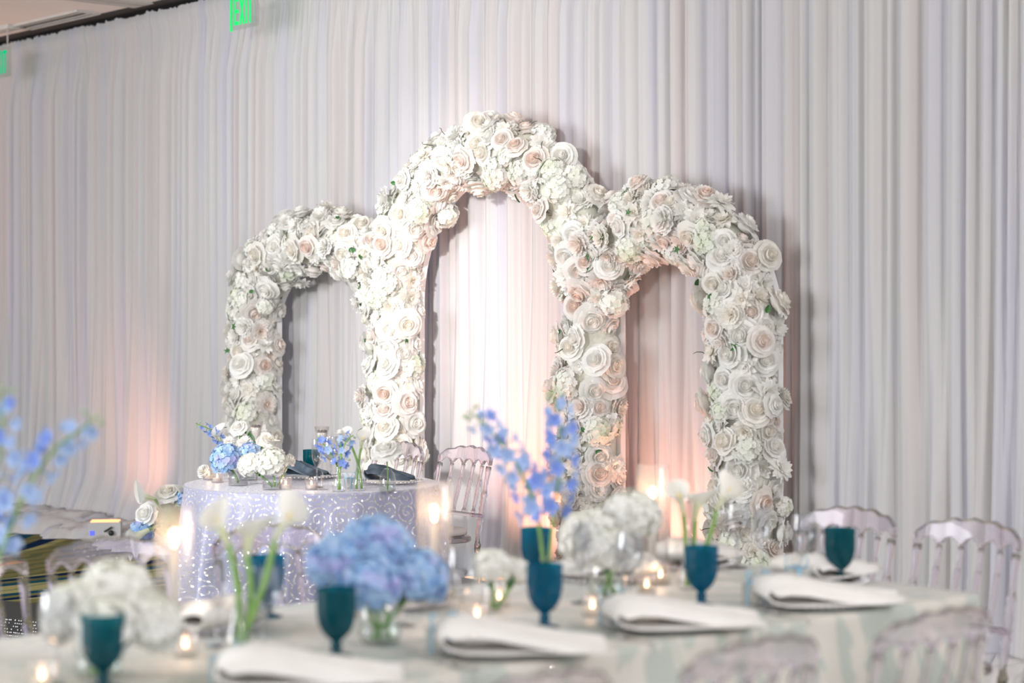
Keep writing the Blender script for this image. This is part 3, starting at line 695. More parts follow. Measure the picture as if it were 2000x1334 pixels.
# ------------------------------------------------------------------ clear Napoleon chairs
SP_PROF = [(0, .010), (.03, .0125), (.06, .009), (.10, .0075), (.18, .0085), (.26, .010), (.30, .0085), (.33, .0125), (.36, .0085), (.40, .012), (.44, .0085), (.48, .0125), (.52, .0085), (.56, .012), (.60, .0085), (.64, .0125), (.68, .0085), (.73, .0075), (.88, .0085), (.93, .0105), (1.0, .010)]
def turned(pts_fn, L_, k, prof, seg=8):
    g = MB(); P = [pts_fn(a) for a, _ in prof]; g.tube(P, [r_*k for _, r_ in prof], seg); return g
def make_chair():
    e = thing('clear_chair', 'x', 'chair')
    W = 0.40
    by = lambda x, z: -0.09*max(0, (z-0.45))/0.42-0.03*(1-(2*x/W)**2)*max(0, min(1, (z-.45)/.3))
    # seat
    g = MB(); N_ = 24; V = []
    def outl(k):
        a = 2*PI*k/N_; c, s_ = math.cos(a), math.sin(a); p = 0.32
        x = math.copysign(abs(c)**p, c)*0.205; y = 0.205+math.copysign(abs(s_)**p, s_)*0.205; return x*(0.92+0.16*y/0.41), y
    for (z, sc) in ((.428, .97), (.434, 1.0), (.452, 1.0), (.458, .97)):
        for k in range(N_): x, y = outl(k); V.append((x*sc, .205+(y-.205)*sc, z))
    F = [(j*N_+k, j*N_+(k+1) % N_, (j+1)*N_+(k+1) % N_, (j+1)*N_+k) for j in range(3) for k in range(N_)]+[tuple(range(N_))[::-1], tuple(range(3*N_, 4*N_))]
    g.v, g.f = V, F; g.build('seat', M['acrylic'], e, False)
    g = MB(); V = []
    for (z, sc) in ((.459, .86), (.468, .92), (.485, .92), (.497, .85), (.502, .55)):
        for k in range(N_): x, y = outl(k); V.append((x*sc, .205+(y-.205)*sc, z))
    F = [(j*N_+k, j*N_+(k+1) % N_, (j+1)*N_+(k+1) % N_, (j+1)*N_+k) for j in range(4) for k in range(N_)]+[tuple(range(N_))[::-1], tuple(range(4*N_, 5*N_))]
    g.v, g.f = V, F; g.build('cushion', M['cushion'], e)
    # crest rail with scalloped lower edge
    g = MB(); nx = 41; V = []
    for i in range(nx):
        x = -W/2-0.004+(W+0.008)*i/(nx-1); q = 2*x/W
        zt = 0.862+0.030*(1-q*q)-0.012*abs(q)**6+0.004*math.cos(5*PI*q)
        ph = (q+1)/2*5; zb = 0.798+0.030*abs(math.sin(PI*ph))**0.8
        th = 0.011
        for (z, s_) in ((zb, -1), (zb+.004, -1.15), (zt-.006, -1.15), (zt, -.6), (zt, .6), (zt-.006, 1.15), (zb+.004, 1.15), (zb, 1)):
            V.append((x, by(x, z)+s_*th, z))
    F = [(i*8+k, i*8+(k+1) % 8, (i+1)*8+(k+1) % 8, (i+1)*8+k) for i in range(nx-1) for k in range(8)]+[tuple(range(8)), tuple(range((nx-1)*8, nx*8))[::-1]]
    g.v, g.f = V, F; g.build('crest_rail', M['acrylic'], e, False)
    for k in range(1, 5):
        x = -W/2+W*k/5
        turned(lambda a, x=x: (x, by(x, .565+.235*a), .565+.235*a), .235, 1.0, SP_PROF).build('spindle', M['acrylic'], e)
    MB().tube([(x, by(x, .555), .555) for x in (-.19, -.1, 0, .1, .19)], 0.011, 8).build('lower_rail', M['acrylic'], e)
    for s_ in (-1, 1):
        xx = s_*W/2
        pr = [(0, .010), (.25, .0125), (.45, .015), (.50, .0165)]+[(.50+.5*a, r_*1.45) for a, r_ in SP_PROF]
        def pf(a, xx=xx):
            z = .80*a; return (xx*0.97 if z > .4 else xx*0.95, by(xx, z) if z > .45 else -0.05*(1-z/.45)**1.5, z)
        turned(pf, .8, 1.0, pr, 9).build('back_post', M['acrylic'], e)
        lp = [(0, .009), (.05, .012), (.2, .011), (.6, .014), (.66, .019), (.70, .013), (.75, .019), (.80, .013), (.86, .019), (.92, .015), (1, .016)]
        turned(lambda a, xx=xx: (xx*.98, .375, .43*a), .43, 1.0, lp, 9).build('front_leg', M['acrylic'], e)
        MB().tube([(xx*.95, 0.0, .20), (xx*.98, .375, .20)], 0.009, 7).build('stretcher', M['acrylic'], e)
    MB().tube([(-.195, .19, .20), (.195, .19, .20)], 0.009, 7).build('stretcher', M['acrylic'], e)
    return e
import bmesh
_c = make_chair()
for _o in _c.children:                       # outward faces, so the acrylic refracts as a solid
    _b = bmesh.new(); _b.from_mesh(_o.data); bmesh.ops.recalc_face_normals(_b, faces=_b.faces); _b.to_mesh(_o.data); _b.free()
CH = Stamp(_c)
def chair(pos, face, label, group): return CH((pos.x, pos.y, 0), face-PI/2, label, group)   # face: direction the sitter looks
FV = math.atan2(VT.y, VT.x); FU = math.atan2(UT.y, UT.x)
g1 = 'clear chairs at the long table'
chair(tp(-0.42, -0.53, 0), FV, 'clear acrylic chair cut off by the photo edge, nearest the table corner', g1)
chair(tp(-1.04, -0.53, 0), FV, 'clear acrylic chair in front of the mint cloth near its corner', g1)
chair(tp(-1.66, -0.53, 0), FV, 'clear acrylic chair in front of the mint cloth, second from the cut-off one', g1)
chair(tp(-2.28, -0.53, 0), FV, 'clear acrylic chair at the bottom edge of the photo, only its crest showing', g1)
chair(tp(0.53, 0.50, 0), FU+PI, 'clear acrylic chair at the table end, against the plain drape', g1)
chair(tp(0.56, 1.02, 0), FU+PI, 'clear acrylic chair at the table end behind a teal goblet', g1)
chair(tp(-1.2, 1.78, 0), FV+PI, 'clear acrylic chair between the long table and the lavender cloth', g1)
chair(tp(-1.77, 1.78, 0), FV+PI, 'clear acrylic chair behind the candle cylinder next to the uplight', g1)
chair(tp(-2.24, 1.80, 0), FV+PI, 'clear lilac-tinged chair over the dark carpet at the photo edge', g1)
g2 = 'clear chairs at the round table'
FWn = math.atan2(NW.y, NW.x)
chair(Vector((-0.30, 10.10, 0)), FWn, 'clear acrylic chair beside the round table, catching amber light', g2)
chair(Vector((-0.66, 10.45, 0)), FWn, 'clear acrylic chair half hidden behind the round table flowers', g2)

# ------------------------------------------------------------------ glasses
def goblet_proto(mat):
    e = thing('goblet', 'x', 'goblet')
    prof = [(1e-4, .002), (.033, .001), (.034, .004), (.022, .008), (.011, .014), (.010, .020), (.0135, .028), (.0095, .036), (.0105, .042), (.019, .050), (.029, .064), (.0365, .084), (.0400, .106), (.0405, .128), (.0400, .156), (.0412, .160), (.0412, .171)]
    g = MB(); seg = 32; n = len(prof)
    for i, (r_, z) in enumerate(prof):
        for k in range(seg):
            rr = r_*(1+(0.018 if (k % 2 == 0 and 9 < i < n-2) else 0)); a = 2*PI*k/seg; g.v.append((rr*math.cos(a), rr*math.sin(a), z))
    for i in range(n-1):
        for k in range(seg): g.f.append((i*seg+k, i*seg+(k+1) % seg, (i+1)*seg+(k+1) % seg, (i+1)*seg+k))
    g.v = [(x*1.13, y*1.13, z*.95) for x, y, z in g.v]; g.build('bowl_and_stem', mat, e)
    rim = [(.0466+.0012*math.cos(q), .1625+.0012*math.sin(q)) for q in (0, PI/2, PI, 3*PI/2)]
    MB().lathe(rim, 32, closed=True).build('rim', mat, e)
    return e
GT = Stamp(goblet_proto(M['teal'])); GB = Stamp(goblet_proto(M['navyteal']))
gg = 'teal goblets on the long table'
GT(tp(-2.64, 0.36), 0, 'dark teal goblet in front of the large white hydrangeas', gg)
GT(tp(-2.03, 0.355), 0, 'dark teal goblet in front of the blue hydrangeas', gg)
GB(tp(-1.37, 0.36), 0, 'blue-teal goblet below the tall blue delphinium', gg)
GB(tp(-0.78, 0.37), 0, 'blue goblet below the calla lilies near the table end', gg)
GT(tp(-0.135, 0.415), 0, 'dark teal goblet at the table end in front of a clear chair', gg)
GB(tp(-1.80, .98), 0, 'blue goblet seen through the calla lily stems', gg)
GB(tp(-0.81, 1.02), 0, 'dark blue goblet behind the delphinium stems, lit from behind', gg)
def glass_proto(name, prof, cat):
    e = thing(name, 'x', cat); k = next(i for i, p in enumerate(prof) if p[2] == 'b')
    MB().lathe([(p[0], p[1]) for p in prof[:k+1]], 20).build('stem_and_foot', M['stemware'], e)
    MB().lathe([(p[0], p[1]) for p in prof[k:]], 24).build('bowl', M['stemware'], e)
    return e
WG = Stamp(glass_proto('wine_glass', [(1e-4, .001, 's'), (.034, .001, 's'), (.033, .003, 's'), (.010, .008, 's'), (.0042, .014, 's'), (.0038, .075, 's'), (.006, .088, 'b'), (.020, .098, 'b'), (.034, .115, 'b'), (.040, .140, 'b'), (.039, .165, 'b'), (.034, .205, 'b')], 'wine glass'))
FG = Stamp(glass_proto('champagne_flute', [(1e-4, .001, 's'), (.030, .001, 's'), (.029, .003, 's'), (.008, .008, 's'), (.0038, .014, 's'), (.0036, .085, 's'), (.006, .095, 'b'), (.017, .112, 'b'), (.024, .140, 'b'), (.0255, .17, 'b'), (.0225, .225, 'b')], 'champagne flute'))
wl = ['stemmed wine glass beside the goblet at the table end', 'stemmed wine glass beside the goblet below the calla lilies', 'stemmed wine glass beside the goblet below the delphinium', 'stemmed wine glass beside the goblet in front of the blue hydrangeas', 'stemmed wine glass at the photo edge before the large white hydrangeas']
for (u, v), t_ in zip([(-.20, .50), (-.93, .50), (-1.53, .50), (-2.12, .52)], wl):
    WG(tp(u, v), 0, t_, 'wine glasses on the long table')
for (u, v), t_ in zip([(-.24, .63), (-1.0, .62), (-1.62, .62), (-2.16, .66)], wl):
    FG(tp(u, v), 0, t_.replace('stemmed wine glass', 'slender flute'), 'flutes on the long table')
WG(at(112, 1342), 0, wl[4], 'wine glasses on the long table')
WG(tp(-0.10, .86), 0, 'stemmed wine glass at the table end between two folded napkins', 'wine glasses on the long table')
FG(tp(-0.22, .95), 0, 'slender flute at the table end next to the callas', 'flutes on the long table')
WG(tp(-1.62, .86), 0, 'stemmed wine glass behind the blue hydrangeas', 'wine glasses on the long table')

# ------------------------------------------------------------------ candles
def flame(parent, loc, k=1.0):
    f = MB().lathe([(1e-4, 0), (.0045*k, .005*k), (.006*k, .012*k), (.0045*k, .022*k), (.0015*k, .031*k), (1e-4, .036*k)], 10).build('flame', M['flame'], parent); f.location = loc; return f
def hurricane(px, py, top_py, label, clabel, lean=0.0):
    p = at(px, py); H = zat(top_py, p.y)-TOP; r_ = 0.050
    e = thing('hurricane_glass', label, 'candle cylinder', p, 0, 'glass candle cylinders on the long table')
    MB().lathe([(1e-4, .004), (r_, .004), (r_, H)], 32).build('cylinder', M['hurricane'], e)
    c = thing('taper_candle', clabel, 'candle', p+Vector((0, 0, .0105)), 0, 'white tapers in glass cylinders')
    hh = H*0.60
    MB().lathe([(1e-4, 0), (.024, 0), (.025, .012), (.013, .016), (.012, .03)], 16).build('holder', M['silver'], c)
    MB().tube([(0, 0, .0), (0, 0, hh*.6), (0, 0, hh)], [.0125, .012, .0105], 12).build('wax', M['wax'], c)
    MB().tube([(0, 0, hh), (0.001, 0, hh+.010)], .0012, 5).build('wick', M['wick'], c)
    flame(c, (0, 0, hh+.006), 1.25)
    d = bpy.data.lights.new('candle_light', 'POINT'); d.energy = 0.9; d.color = (1, .62, .34); d.shadow_soft_size = .012
    o = bpy.data.objects.new('candle_light', d); COL.objects.link(o); o.location = p+Vector((0, 0, hh+.06))
hurricane(340, 1230, 985, 'glass candle cylinder in front of the hanging white roses', 'lit white taper in the cylinder beside the round table cloth edge')
hurricane(848, 1168, 940, 'glass candle cylinder beside the blue hydrangeas', 'lit white taper in the cylinder behind the blue hydrangeas')
hurricane(1274, 1118, 908, 'glass candle cylinder beside the white hydrangeas near the callas', 'lit white taper in the cylinder behind the white hydrangeas')
def votive_proto():
    e = thing('votive_candle', 'x', 'votive candle')
    MB().lathe([(1e-4, .002), (.028, .002), (.0295, .060)], 24).build('cup', M['votive_glass'], e)
    MB().lathe([(1e-4, .008), (.021, .008), (.021, .024), (1e-4, .023)], 18).build('wax', M['wax'], e)
    flame(e, (0, 0, .022), .6)
    return e
VO = Stamp(votive_proto())
def votive(p, label, group):
    VO(p, 0, label, group)
    d = bpy.data.lights.new('votive_light', 'POINT'); d.energy = 0.09; d.color = (1, .58, .34); d.shadow_soft_size = .01
    o = bpy.data.objects.new('votive_light', d); COL.objects.link(o); o.location = Vector(p)+Vector((0, 0, .045))
vg = 'votives on the long table'
votive(at(362, 1283), 'lit votive between the dark teal goblet and the callas', vg)
votive(at(82, 1346), 'lit votive at the bottom corner below the white hydrangeas', vg)
votive(at(1157, 1204), 'lit votive beside the blue-ribboned box, under the white hydrangeas', vg)
votive(at(1263, 1162), 'lit votive between the white hydrangeas and the blue goblet', vg)
votive(at(932, 1222), 'lit votive between the blue hydrangeas and the blue-teal goblet', vg)
votive(at(975, 1186), 'lit votive behind the small white bloom', vg)
votive(at(1290, 1142), 'lit votive under the callas, farther of two', vg)

# ------------------------------------------------------------------ place settings
def charger_proto():
    e = thing('charger_plate', 'x', 'plate')
    MB().lathe([(1e-4, .003), (.09, .003), (.115, .006), (.155, .012), (.156, .015), (.115, .010), (.09, .007), (1e-4, .007)], 40).build('plate', M['glass'], e)
    g = MB()
    for k in range(48): a = 2*PI*k/48; g.ball((.156*math.cos(a), .156*math.sin(a), .014), .005, 6, 4)
    tag(g.build('beaded_rim', M['bead'], e), kind='stuff')
    return e
CP = Stamp(charger_proto())
def napkin_mesh(seed, mat):
    r = random.Random(seed); g = MB()
    path = [(-.15, .004), (-.08, .005), (0, .006), (.08, .007), (.14, .008), (.178, .018), (.198, .040), (.192, .064), (.166, .082), (.13, .086), (.08, .078), (.02, .062), (-.04, .048), (-.10, .036), (-.16, .026), (-.215, .014)]
    nu = 14; V = []
    for lay in (0, 1):
        for j, (y, z) in enumerate(path):
            q = j/(len(path)-1); hw = 0.088+0.018*math.sin(q*5+seed)
            y0, z0 = path[max(0, j-1)]; y1, z1 = path[min(len(path)-1, j+1)]; d = math.hypot(y1-y0, z1-z0); ny, nz = -(z1-z0)/d, (y1-y0)/d
            if j >= 6: pass
            for i in range(nu):
                s_ = 2*i/(nu-1)-1
                rip = (0.011*math.sin(s_*6+q*6+seed)+0.006*math.sin(s_*13+q*11+seed))*(j > 6)
                sag = -0.038*(abs(s_)**3)*(j > 7)
                V.append((s_*hw+0.004*math.sin(j*1.3), y+ny*lay*(-.005), max(.002, z+nz*lay*(-.005)+rip+sag)))
    m = len(path); F = []
    idx = lambda l, j, i: l*m*nu+j*nu+i
    for j in range(m-1):
        for i in range(nu-1):
            F.append((idx(0, j, i), idx(0, j, i+1), idx(0, j+1, i+1), idx(0, j+1, i))); F.append((idx(1, j, i), idx(1, j+1, i), idx(1, j+1, i+1), idx(1, j, i+1)))
    for j in range(m-1):
        F.append((idx(0, j, 0), idx(0, j+1, 0), idx(1, j+1, 0), idx(1, j, 0))); F.append((idx(0, j, nu-1), idx(1, j, nu-1), idx(1, j+1, nu-1), idx(0, j+1, nu-1)))
    for i in range(nu-1):
        F.append((idx(0, 0, i), idx(1, 0, i), idx(1, 0, i+1), idx(0, 0, i+1))); F.append((idx(0, m-1, i), idx(0, m-1, i+1), idx(1, m-1, i+1), idx(1, m-1, i)))
    g.v, g.f = V, F; return g.mesh('napkin', mat)
NPK = [napkin_mesh(i, M['napkin']) for i in range(3)]; NPB = [napkin_mesh(i+5, M['napkin_blue']) for i in range(2)]
def napkin(p, rz, me, label, group, z=.016, sc=1.0):
    o = obj('napkin', me, None, Vector(p)+Vector((0, 0, z)), (0, 0, rz), sc); return tag(o, label, 'napkin', group)
ng = 'ivory napkins on the long table'; cg = 'clear beaded chargers on the long table'
seats = [(-.56, .08, 'nearest the table corner'), (-1.14, .07, 'in front of the blue goblet below the callas'), (-1.70, .055, 'in front of the blue-teal goblet below the delphinium'), (-2.30, .06, 'in front of the dark teal goblet by the blue hydrangeas')]
for i, (u, v, w) in enumerate(seats):
    CP(tp(u+.02, .175, TOP+.001), 0, 'clear charger with beaded rim '+w, cg)
    napkin(tp(u, v+.03), TANG+(.98, 1.05, 1.0, .95, 1.0)[i], NPK[i % 3], 'folded ivory napkin '+w, ng, .018, (.98, .95, .78))
for i, (u, v, w) in enumerate([(-.20, .46, 'at the table end behind the last teal goblet'), (-.20, 1.0, 'at the table end behind the callas')]):
    CP(tp(u, v+.0, TOP+.001), 0, 'clear charger with beaded rim '+w, cg)
    napkin(tp(u+.10, v+.02), TANG+PI/2+.2*i, NPK[i], 'folded ivory napkin '+w, ng, .018, (.9, .85, .75))
for i, (u, v, w) in enumerate([(-2.04, .93, 'on the far side beyond the callas'), (-1.42, .93, 'on the far side beyond the blue hydrangeas'), (-.62, .93, 'on the far side beyond the delphinium')]):
    CP(tp(u, v, TOP+.001), 0, 'clear charger with beaded rim '+w, cg)
    napkin(tp(u, v), TANG+PI+.1*i, NPK[i % 3], 'folded ivory napkin '+w, ng, .018, (.9, .85, .75))
def fork_proto():
    e = thing('fork', 'x', 'fork')
    MB().grid(3, 12, lambda u, v: ((2*u-1)*(.004+.007*v*v), -.09+.13*v, .004+.008*math.sin(PI*v))).build('handle', M['silver'], e)
    g = MB()
    g.grid(5, 4, lambda u, v: ((2*u-1)*(.011-.001*v), .04+.02*v, .0045))
    for k in range(4): x = -.010+.0063*k; g.box(x-.0012, x+.0018, .058, .095, .004, .006)
    g.build('tines', M['silver'], e); return e
FK = Stamp(fork_proto())
for i, (u, v, w) in enumerate(seats[:4]):
    FK(tp(u-.20, v-.02, TOP+.001), TANG, 'silver fork beside the napkin '+w, 'forks on the long table')

# favour boxes
def favor_proto():
    e = thing('favor_box', 'x', 'favor box'); s_ = .032
    MB().box(-s_, s_, -s_, s_, .001, .062).build('box', M['favor'], e, False)
    g = MB()
    for k in range(9): g.ball((-.016+.016*(k % 3), -.016+.016*((k//3) % 3), .016+.012*(k % 2)), .010, 7, 5, .8)
    tag(g.build('sweets', M['candy'], e), kind='stuff')
    g = MB(); w = .006; t = .0012
    for d in (0, 1):
        mt = Matrix.Rotation(PI/2*d, 4, 'Z')
        g.box(-w, w, -s_-t, -s_, .001, .063, mt); g.box(-w, w, s_, s_+t, .001, .063, mt); g.box(-w, w, -s_-t, s_+t, .062, .0635, mt)
    g.build('ribbon', M['ribbon'], e, False)
    for s2 in (-1, 1):
        g = MB(); g.grid(4, 13, lambda u, v: (s2*(.003+.030*math.sin(PI*v)), (2*u-1)*.009*(.4+.6*math.sin(PI*v)), .066+.020*math.sin(2*PI*v)*.9+.016*v*(1-v)*4)); g.build('bow_loop', M['ribbon'], e)
        g = MB(); g.grid(3, 6, lambda u, v: (s2*(.004+.026*v), (2*u-1)*.006-.012*v, .066+.010*math.sin(PI*v)-.010*v)); g.build('bow_tail', M['ribbon'], e)
    return e
FB = Stamp(favor_proto())
fg = 'favor boxes on the long table'
for px, py, rz, w in [(440, 1340, .3, 'at the bottom edge below the calla stems'), (866, 1276, .5, 'between the blue hydrangeas and the napkin'), (1196, 1222, .2, 'below the white hydrangea stems'), (1480, 1182, .4, 'beside the blue goblet'), (1556, 1150, .1, 'near the last teal goblet')]:
    FB(at(px, py), rz, 'small favor box tied with a blue ribbon '+w, fg)

# ================================================================== flowers in vases
def vase(name, prof, p, label, cat='vase', group=None, water=None, mat='glass'):
    e = thing(name, label, cat, p, 0, group)
    MB().lathe(prof, 24).build('glass_wall', M[mat], e)
    if water: MB().lathe(water, 20).build('water', M['water'], e)
    return e
BOWL = [(1e-4, .004), (.045, .004), (.052, .02), (.055, .06), (.050, .10), (.047, .105)]
BOWLW = [(1e-4, .006), (.044, .006), (.050, .022), (.052, .055), (1e-4, .056)]
CUBE_V = [(1e-4, .003), (.045, .003), (.047, .07), (.044, .07), (.043, .012), (1e-4, .012)]
BUD = [(1e-4, .003), (.028, .003), (.032, .012), (.032, .035), (.024, .07), (.014, .10), (.012, .125), (.017, .145)]
RIB = [(1e-4, .003), (.034, .003), (.037, .02), (.036, .055), (.028, .085), (.017, .10), (.016, .108)]
def curve_pts(a, b_, bend=Vector((0, 0, 0)), n=8):
    a, b_ = Vector(a), Vector(b_); return [a.lerp(b_, i/n)+bend*math.sin(PI*i/n) for i in range(n+1)]
def hydrangea(base, head, rad, me, label, group, up=None, squash=0.92):
    """a cut hydrangea: stem from the vase to the bloom"""
    base, head = Vector(base), Vector(head)
    e = thing('hydrangea', label, 'hydrangea', base, 0, group)
    d = (up or (head-base+Vector((0, 0, .12)))).normalized()
    obj('bloom', me, e, head-base, (d.to_track_quat('Z', 'Y')).to_euler(), (rad, rad, rad*squash))
    MB().tube(curve_pts((0, 0, 0), head-base-d*rad*.5, Vector((.006, 0, .004)), 6), .0055, 7).build('stem', M['stem'], e)
    q = (head-base)*.55
    lf = obj('leaf', LEAF, e, q, (1.9, 0, math.atan2(d.y, d.x)+1.2), .055)
    return e
FLOR = []
for mk in ('delph', 'delph_pale'):
    g = MB(); r = random.Random(5)
    for k in range(5):
        th = 2*PI*k/5; ct, sn = math.cos(th), math.sin(th)
        def fn(u, v):
            s_ = 2*u-1; w = .42*math.sin(PI*(.1+.75*v))**.7; x = .05+v; y = s_*w; z = .35*v*v+.12*abs(s_); return (x*ct-y*sn, x*sn+y*ct, z)
        g.grid(4, 4, fn)
    g.ball((0, 0, .12), .16, 6, 4); g.tube([(0, 0, 0), (0, 0, -.5), (.1, 0, -1.0)], [.16, .10, .04], 5)
    FLOR.append(g.mesh('floret', M[mk]))
BUDM = MB().ball((0, 0, 0), 1.0, 7, 5, 1.5).mesh('bud', M['bud'])
def delphinium(base, pts, label, group, seed, nfl, fr=.017, start=.45, pale=0.4, frontv=Vector((0, -1, .1))):
    """pts: the stem in world space, from the vase up"""
    base = Vector(base); r = random.Random(seed)
    e = thing('delphinium', label, 'delphinium', base, 0, group)
    P = [Vector(p)-base for p in pts]
    # resample
    def pos(q):
        x = q*(len(P)-1); i = min(len(P)-2, int(x)); f = x-i
        p0, p1, p2, p3 = P[max(0, i-1)], P[i], P[i+1], P[min(len(P)-1, i+2)]
        return 0.5*((2*p1)+(p2-p0)*f+(2*p0-5*p1+4*p2-p3)*f*f+(3*p1-p0-3*p2+p3)*f**3)
    n = 18; MB().tube([pos(i/n) for i in range(n+1)], [.0052*(1-.6*i/n) for i in range(n+1)], 7).build('stem', M['stem'], e)
    for k in range(nfl):
        q = start+(1-start)*(k+.5)/nfl
        c = pos(q); a = k*2.4+r.uniform(-.4, .4); tg = (pos(min(1, q+.02))-pos(max(0, q-.02))).normalized()
        sd = tg.cross(Vector((0, 1, 0.3))).normalized(); up = sd.cross(tg).normalized()
        d = (sd*math.cos(a)+up*math.sin(a))
        tip = (q-start)/(1-start)
        ln = fr*(1.5-.6*tip)*r.uniform(.85, 1.3)
        w = c+d*ln
        ped = MB().tube([c, c+d*ln*.8], .0011, 4).build('pedicel', M['stem'], e)
        if tip > .86: obj('bud', BUDM, e, w, tuple(d.to_track_quat('Z', 'Y').to_euler()), fr*.26)
        else:
            dd = (d+frontv*.35-tg*.2).normalized(); obj('floret', FLOR[0 if r.random() > pale else 1], e, w, tuple((dd.to_track_quat('Z', 'Y').to_matrix().to_4x4() @ Matrix.Rotation(r.uniform(0, 6), 4, 'Z')).to_euler()), fr*r.uniform(.85, 1.15)*(1-.35*tip))
    return e
def calla_mesh():
    g = MB(); nu, nv = 22, 12
    def fn(u, v):
        a = -PI*1.06+2.12*PI*u; fr = math.cos(a/2.12)    # 1 at the back tip, small where the edges overlap
        lip = smoothstep((v-.45)/.55)
        r_ = .006+.014*v**1.2+.022*lip*(.55+.45*fr)
        z = .085*v*(1-.18*lip)+lip*(.030*fr**2-.014*(1-fr))
        sp = (a/PI)*.0025
        tip = lip*.020*max(0, fr)**8
        x = (r_+sp+tip)*math.cos(a); y = (r_+sp)*math.sin(a)
        return (x, y, z)
    g.grid(nu, nv, fn); return g.mesh('spathe', M['calla'])
CALLA = calla_mesh()
SPAD = MB().tube([(0, 0, .02), (0, 0, .06), (0, 0, .072)], [.003, .0034, .0015], 7).mesh('spadix', M['spadix'])
def calla(base, neck, tipdir, label, group, face=0.0, sc=1.0, bend=Vector((0, 0, 0)), r_st=.0075):
    base, neck, d = Vector(base), Vector(neck), Vector(tipdir).normalized()
    e = thing('calla_lily', label, 'calla lily', base, 0, group)
    P = curve_pts((0, 0, 0), neck-base, bend, 10)
    MB().tube(P, [r_st*(1-.15*i/10) for i in range(11)], 9).build('stem', M['stem'], e)
    rot = tuple((d.to_track_quat('Z', 'Y').to_matrix().to_4x4() @ Matrix.Rotation(face, 4, 'Z')).to_euler())
    sp = obj('spathe', CALLA, e, neck-base-d*.004, rot, sc)
    obj('spadix', SPAD, sp)
    return e
def rose(base, head, rad, me, label, cat='rose', group=None, up=None, name='rose'):
    base, head = Vector(base), Vector(head)
    e = thing(name, label, cat, base, 0, group); d = (up or (head-base)).normalized()
    obj('bloom', me, e, head-base, tuple(d.to_track_quat('Z', 'Y').to_euler()), rad)
    MB().tube(curve_pts((0, 0, 0), head-base, Vector((.004, 0, 0)), 6), .003, 6).build('stem', M['stem'], e)
    obj('leaf', LEAF, e, (head-base)*.75, (1.2, 0, rad*97), rad*.6)
    return e
def up_at(px, py, p): return Vector(((px-1000)/FPX*p.y, p.y, zat(py, p.y)))   # a point at the same distance as p

# --- long table
def hyd_group(pv, heads, meshes, vlabel, lab, group):
    vase('bowl_vase', BOWL, pv, vlabel, 'vase', 'bowl vases on the long table', BOWLW)
    for i, (px, py, dy, rad) in enumerate(heads):
        q = Vector((pv.x, pv.y+dy, pv.z)); h = up_at(px, py, q)
        a = 2*PI*i/len(heads)
        hydrangea(pv+Vector((.02*math.cos(a), .02*math.sin(a), .012)), h, rad, meshes[i % 2], lab[i], group)
pv = at(193, 1326)
hyd_group(pv, [(155, 1200, -.02, .085), (225, 1165, .06, .09), (288, 1215, -.01, .078), (205, 1225, -.08, .075)], HYD_W, 'clear bowl vase of large white hydrangeas at the photo edge',
          ['large white hydrangea, the outermost bloom towards the photo edge', 'large white hydrangea, the topmost of the blooms by the photo edge', 'large white hydrangea just above the dark teal goblet', 'large white hydrangea, the front low bloom by the photo edge'], 'white hydrangeas by the photo edge')
pv = at(742, 1258)
hyd_group(pv, [(735, 1075, .05, .092), (660, 1100, -.01, .076), (815, 1130, .02, .078), (725, 1140, -.07, .078)], HYD_B, 'clear bowl vase of blue hydrangeas on the long table',
          ['blue hydrangea, the topmost bloom of the blurred blue bunch', 'lilac-blue hydrangea on the calla side of the blurred blue bunch', 'blue hydrangea on the candle side of the blurred blue bunch', 'pale blue hydrangea, the front low bloom of the blurred blue bunch'], 'blue hydrangeas on the long table')
pv = at(1186, 1168)
hyd_group(pv, [(1150, 1050, .0, .088), (1235, 1010, .05, .085), (1190, 1075, -.06, .070)], HYD_W, 'clear bowl vase of white hydrangeas beside the callas',
          ['white hydrangea nearest the blue-teal goblet', 'white hydrangea in front of the farthest candle cylinder', 'white hydrangea, the low front bloom above the ribboned box'], 'white hydrangeas beside the callas')
pv = at(962, 1196)
vase('bud_vase', BUD, pv, 'clear bud vase with a low white bloom behind the votives', 'vase', 'bud vases on the long table')
hydrangea(pv+Vector((0, 0, .01)), up_at(958, 1108, pv), .056, HYD_W[0], 'low white bloom between the blue hydrangeas and the goblet', 'low white blooms')
hydrangea(pv+Vector((.01, 0, .01)), up_at(1005, 1118, pv+Vector((0, .08, 0))), .045, HYD_W[1], 'smaller low white bloom next to the blue-teal goblet', 'low white blooms')
# callas
pv = at(466, 1280)
vase('bud_vase', BUD, pv, 'clear bud vase of calla lilies before the lavender cloth', 'vase', 'bud vases on the long table', [(1e-4, .006), (.029, .006), (.030, .035), (.022, .07), (1e-4, .071)])
b0 = pv+Vector((0, 0, .012))
calla(b0, up_at(446, 1062, pv), (-.45, -.1, 1), 'white calla lily leaning towards the candle cylinder', 'callas before the lavender cloth', 2.6, 1.05, Vector((.012, 0, 0)), .0085)
calla(b0+Vector((.008, .008, 0)), up_at(482, 1085, pv), (.1, .2, 1), 'white calla lily, the upright middle one before the lavender cloth', 'callas before the lavender cloth', 4.0, 1.05, Vector((.014, 0, 0)), .0085)
calla(b0+Vector((-.008, 0, 0)), up_at(538, 1052, pv), (.62, -.1, 1), 'white calla lily leaning towards the blue hydrangeas', 'callas before the lavender cloth', .5, 1.1, Vector((.010, 0, -.006)), .0085)
pv = at(1345, 1152)
vase('bud_vase', BUD, pv, 'clear bud vase of calla lilies behind the blue goblet', 'vase', 'bud vases on the long table')
b0 = pv+Vector((0, 0, .012))
calla(b0, up_at(1335, 1002, pv), (-.25, -.1, 1), 'white calla lily, the slender upright one behind the blue goblet', 'callas behind the blue goblet', 2.8, .95)
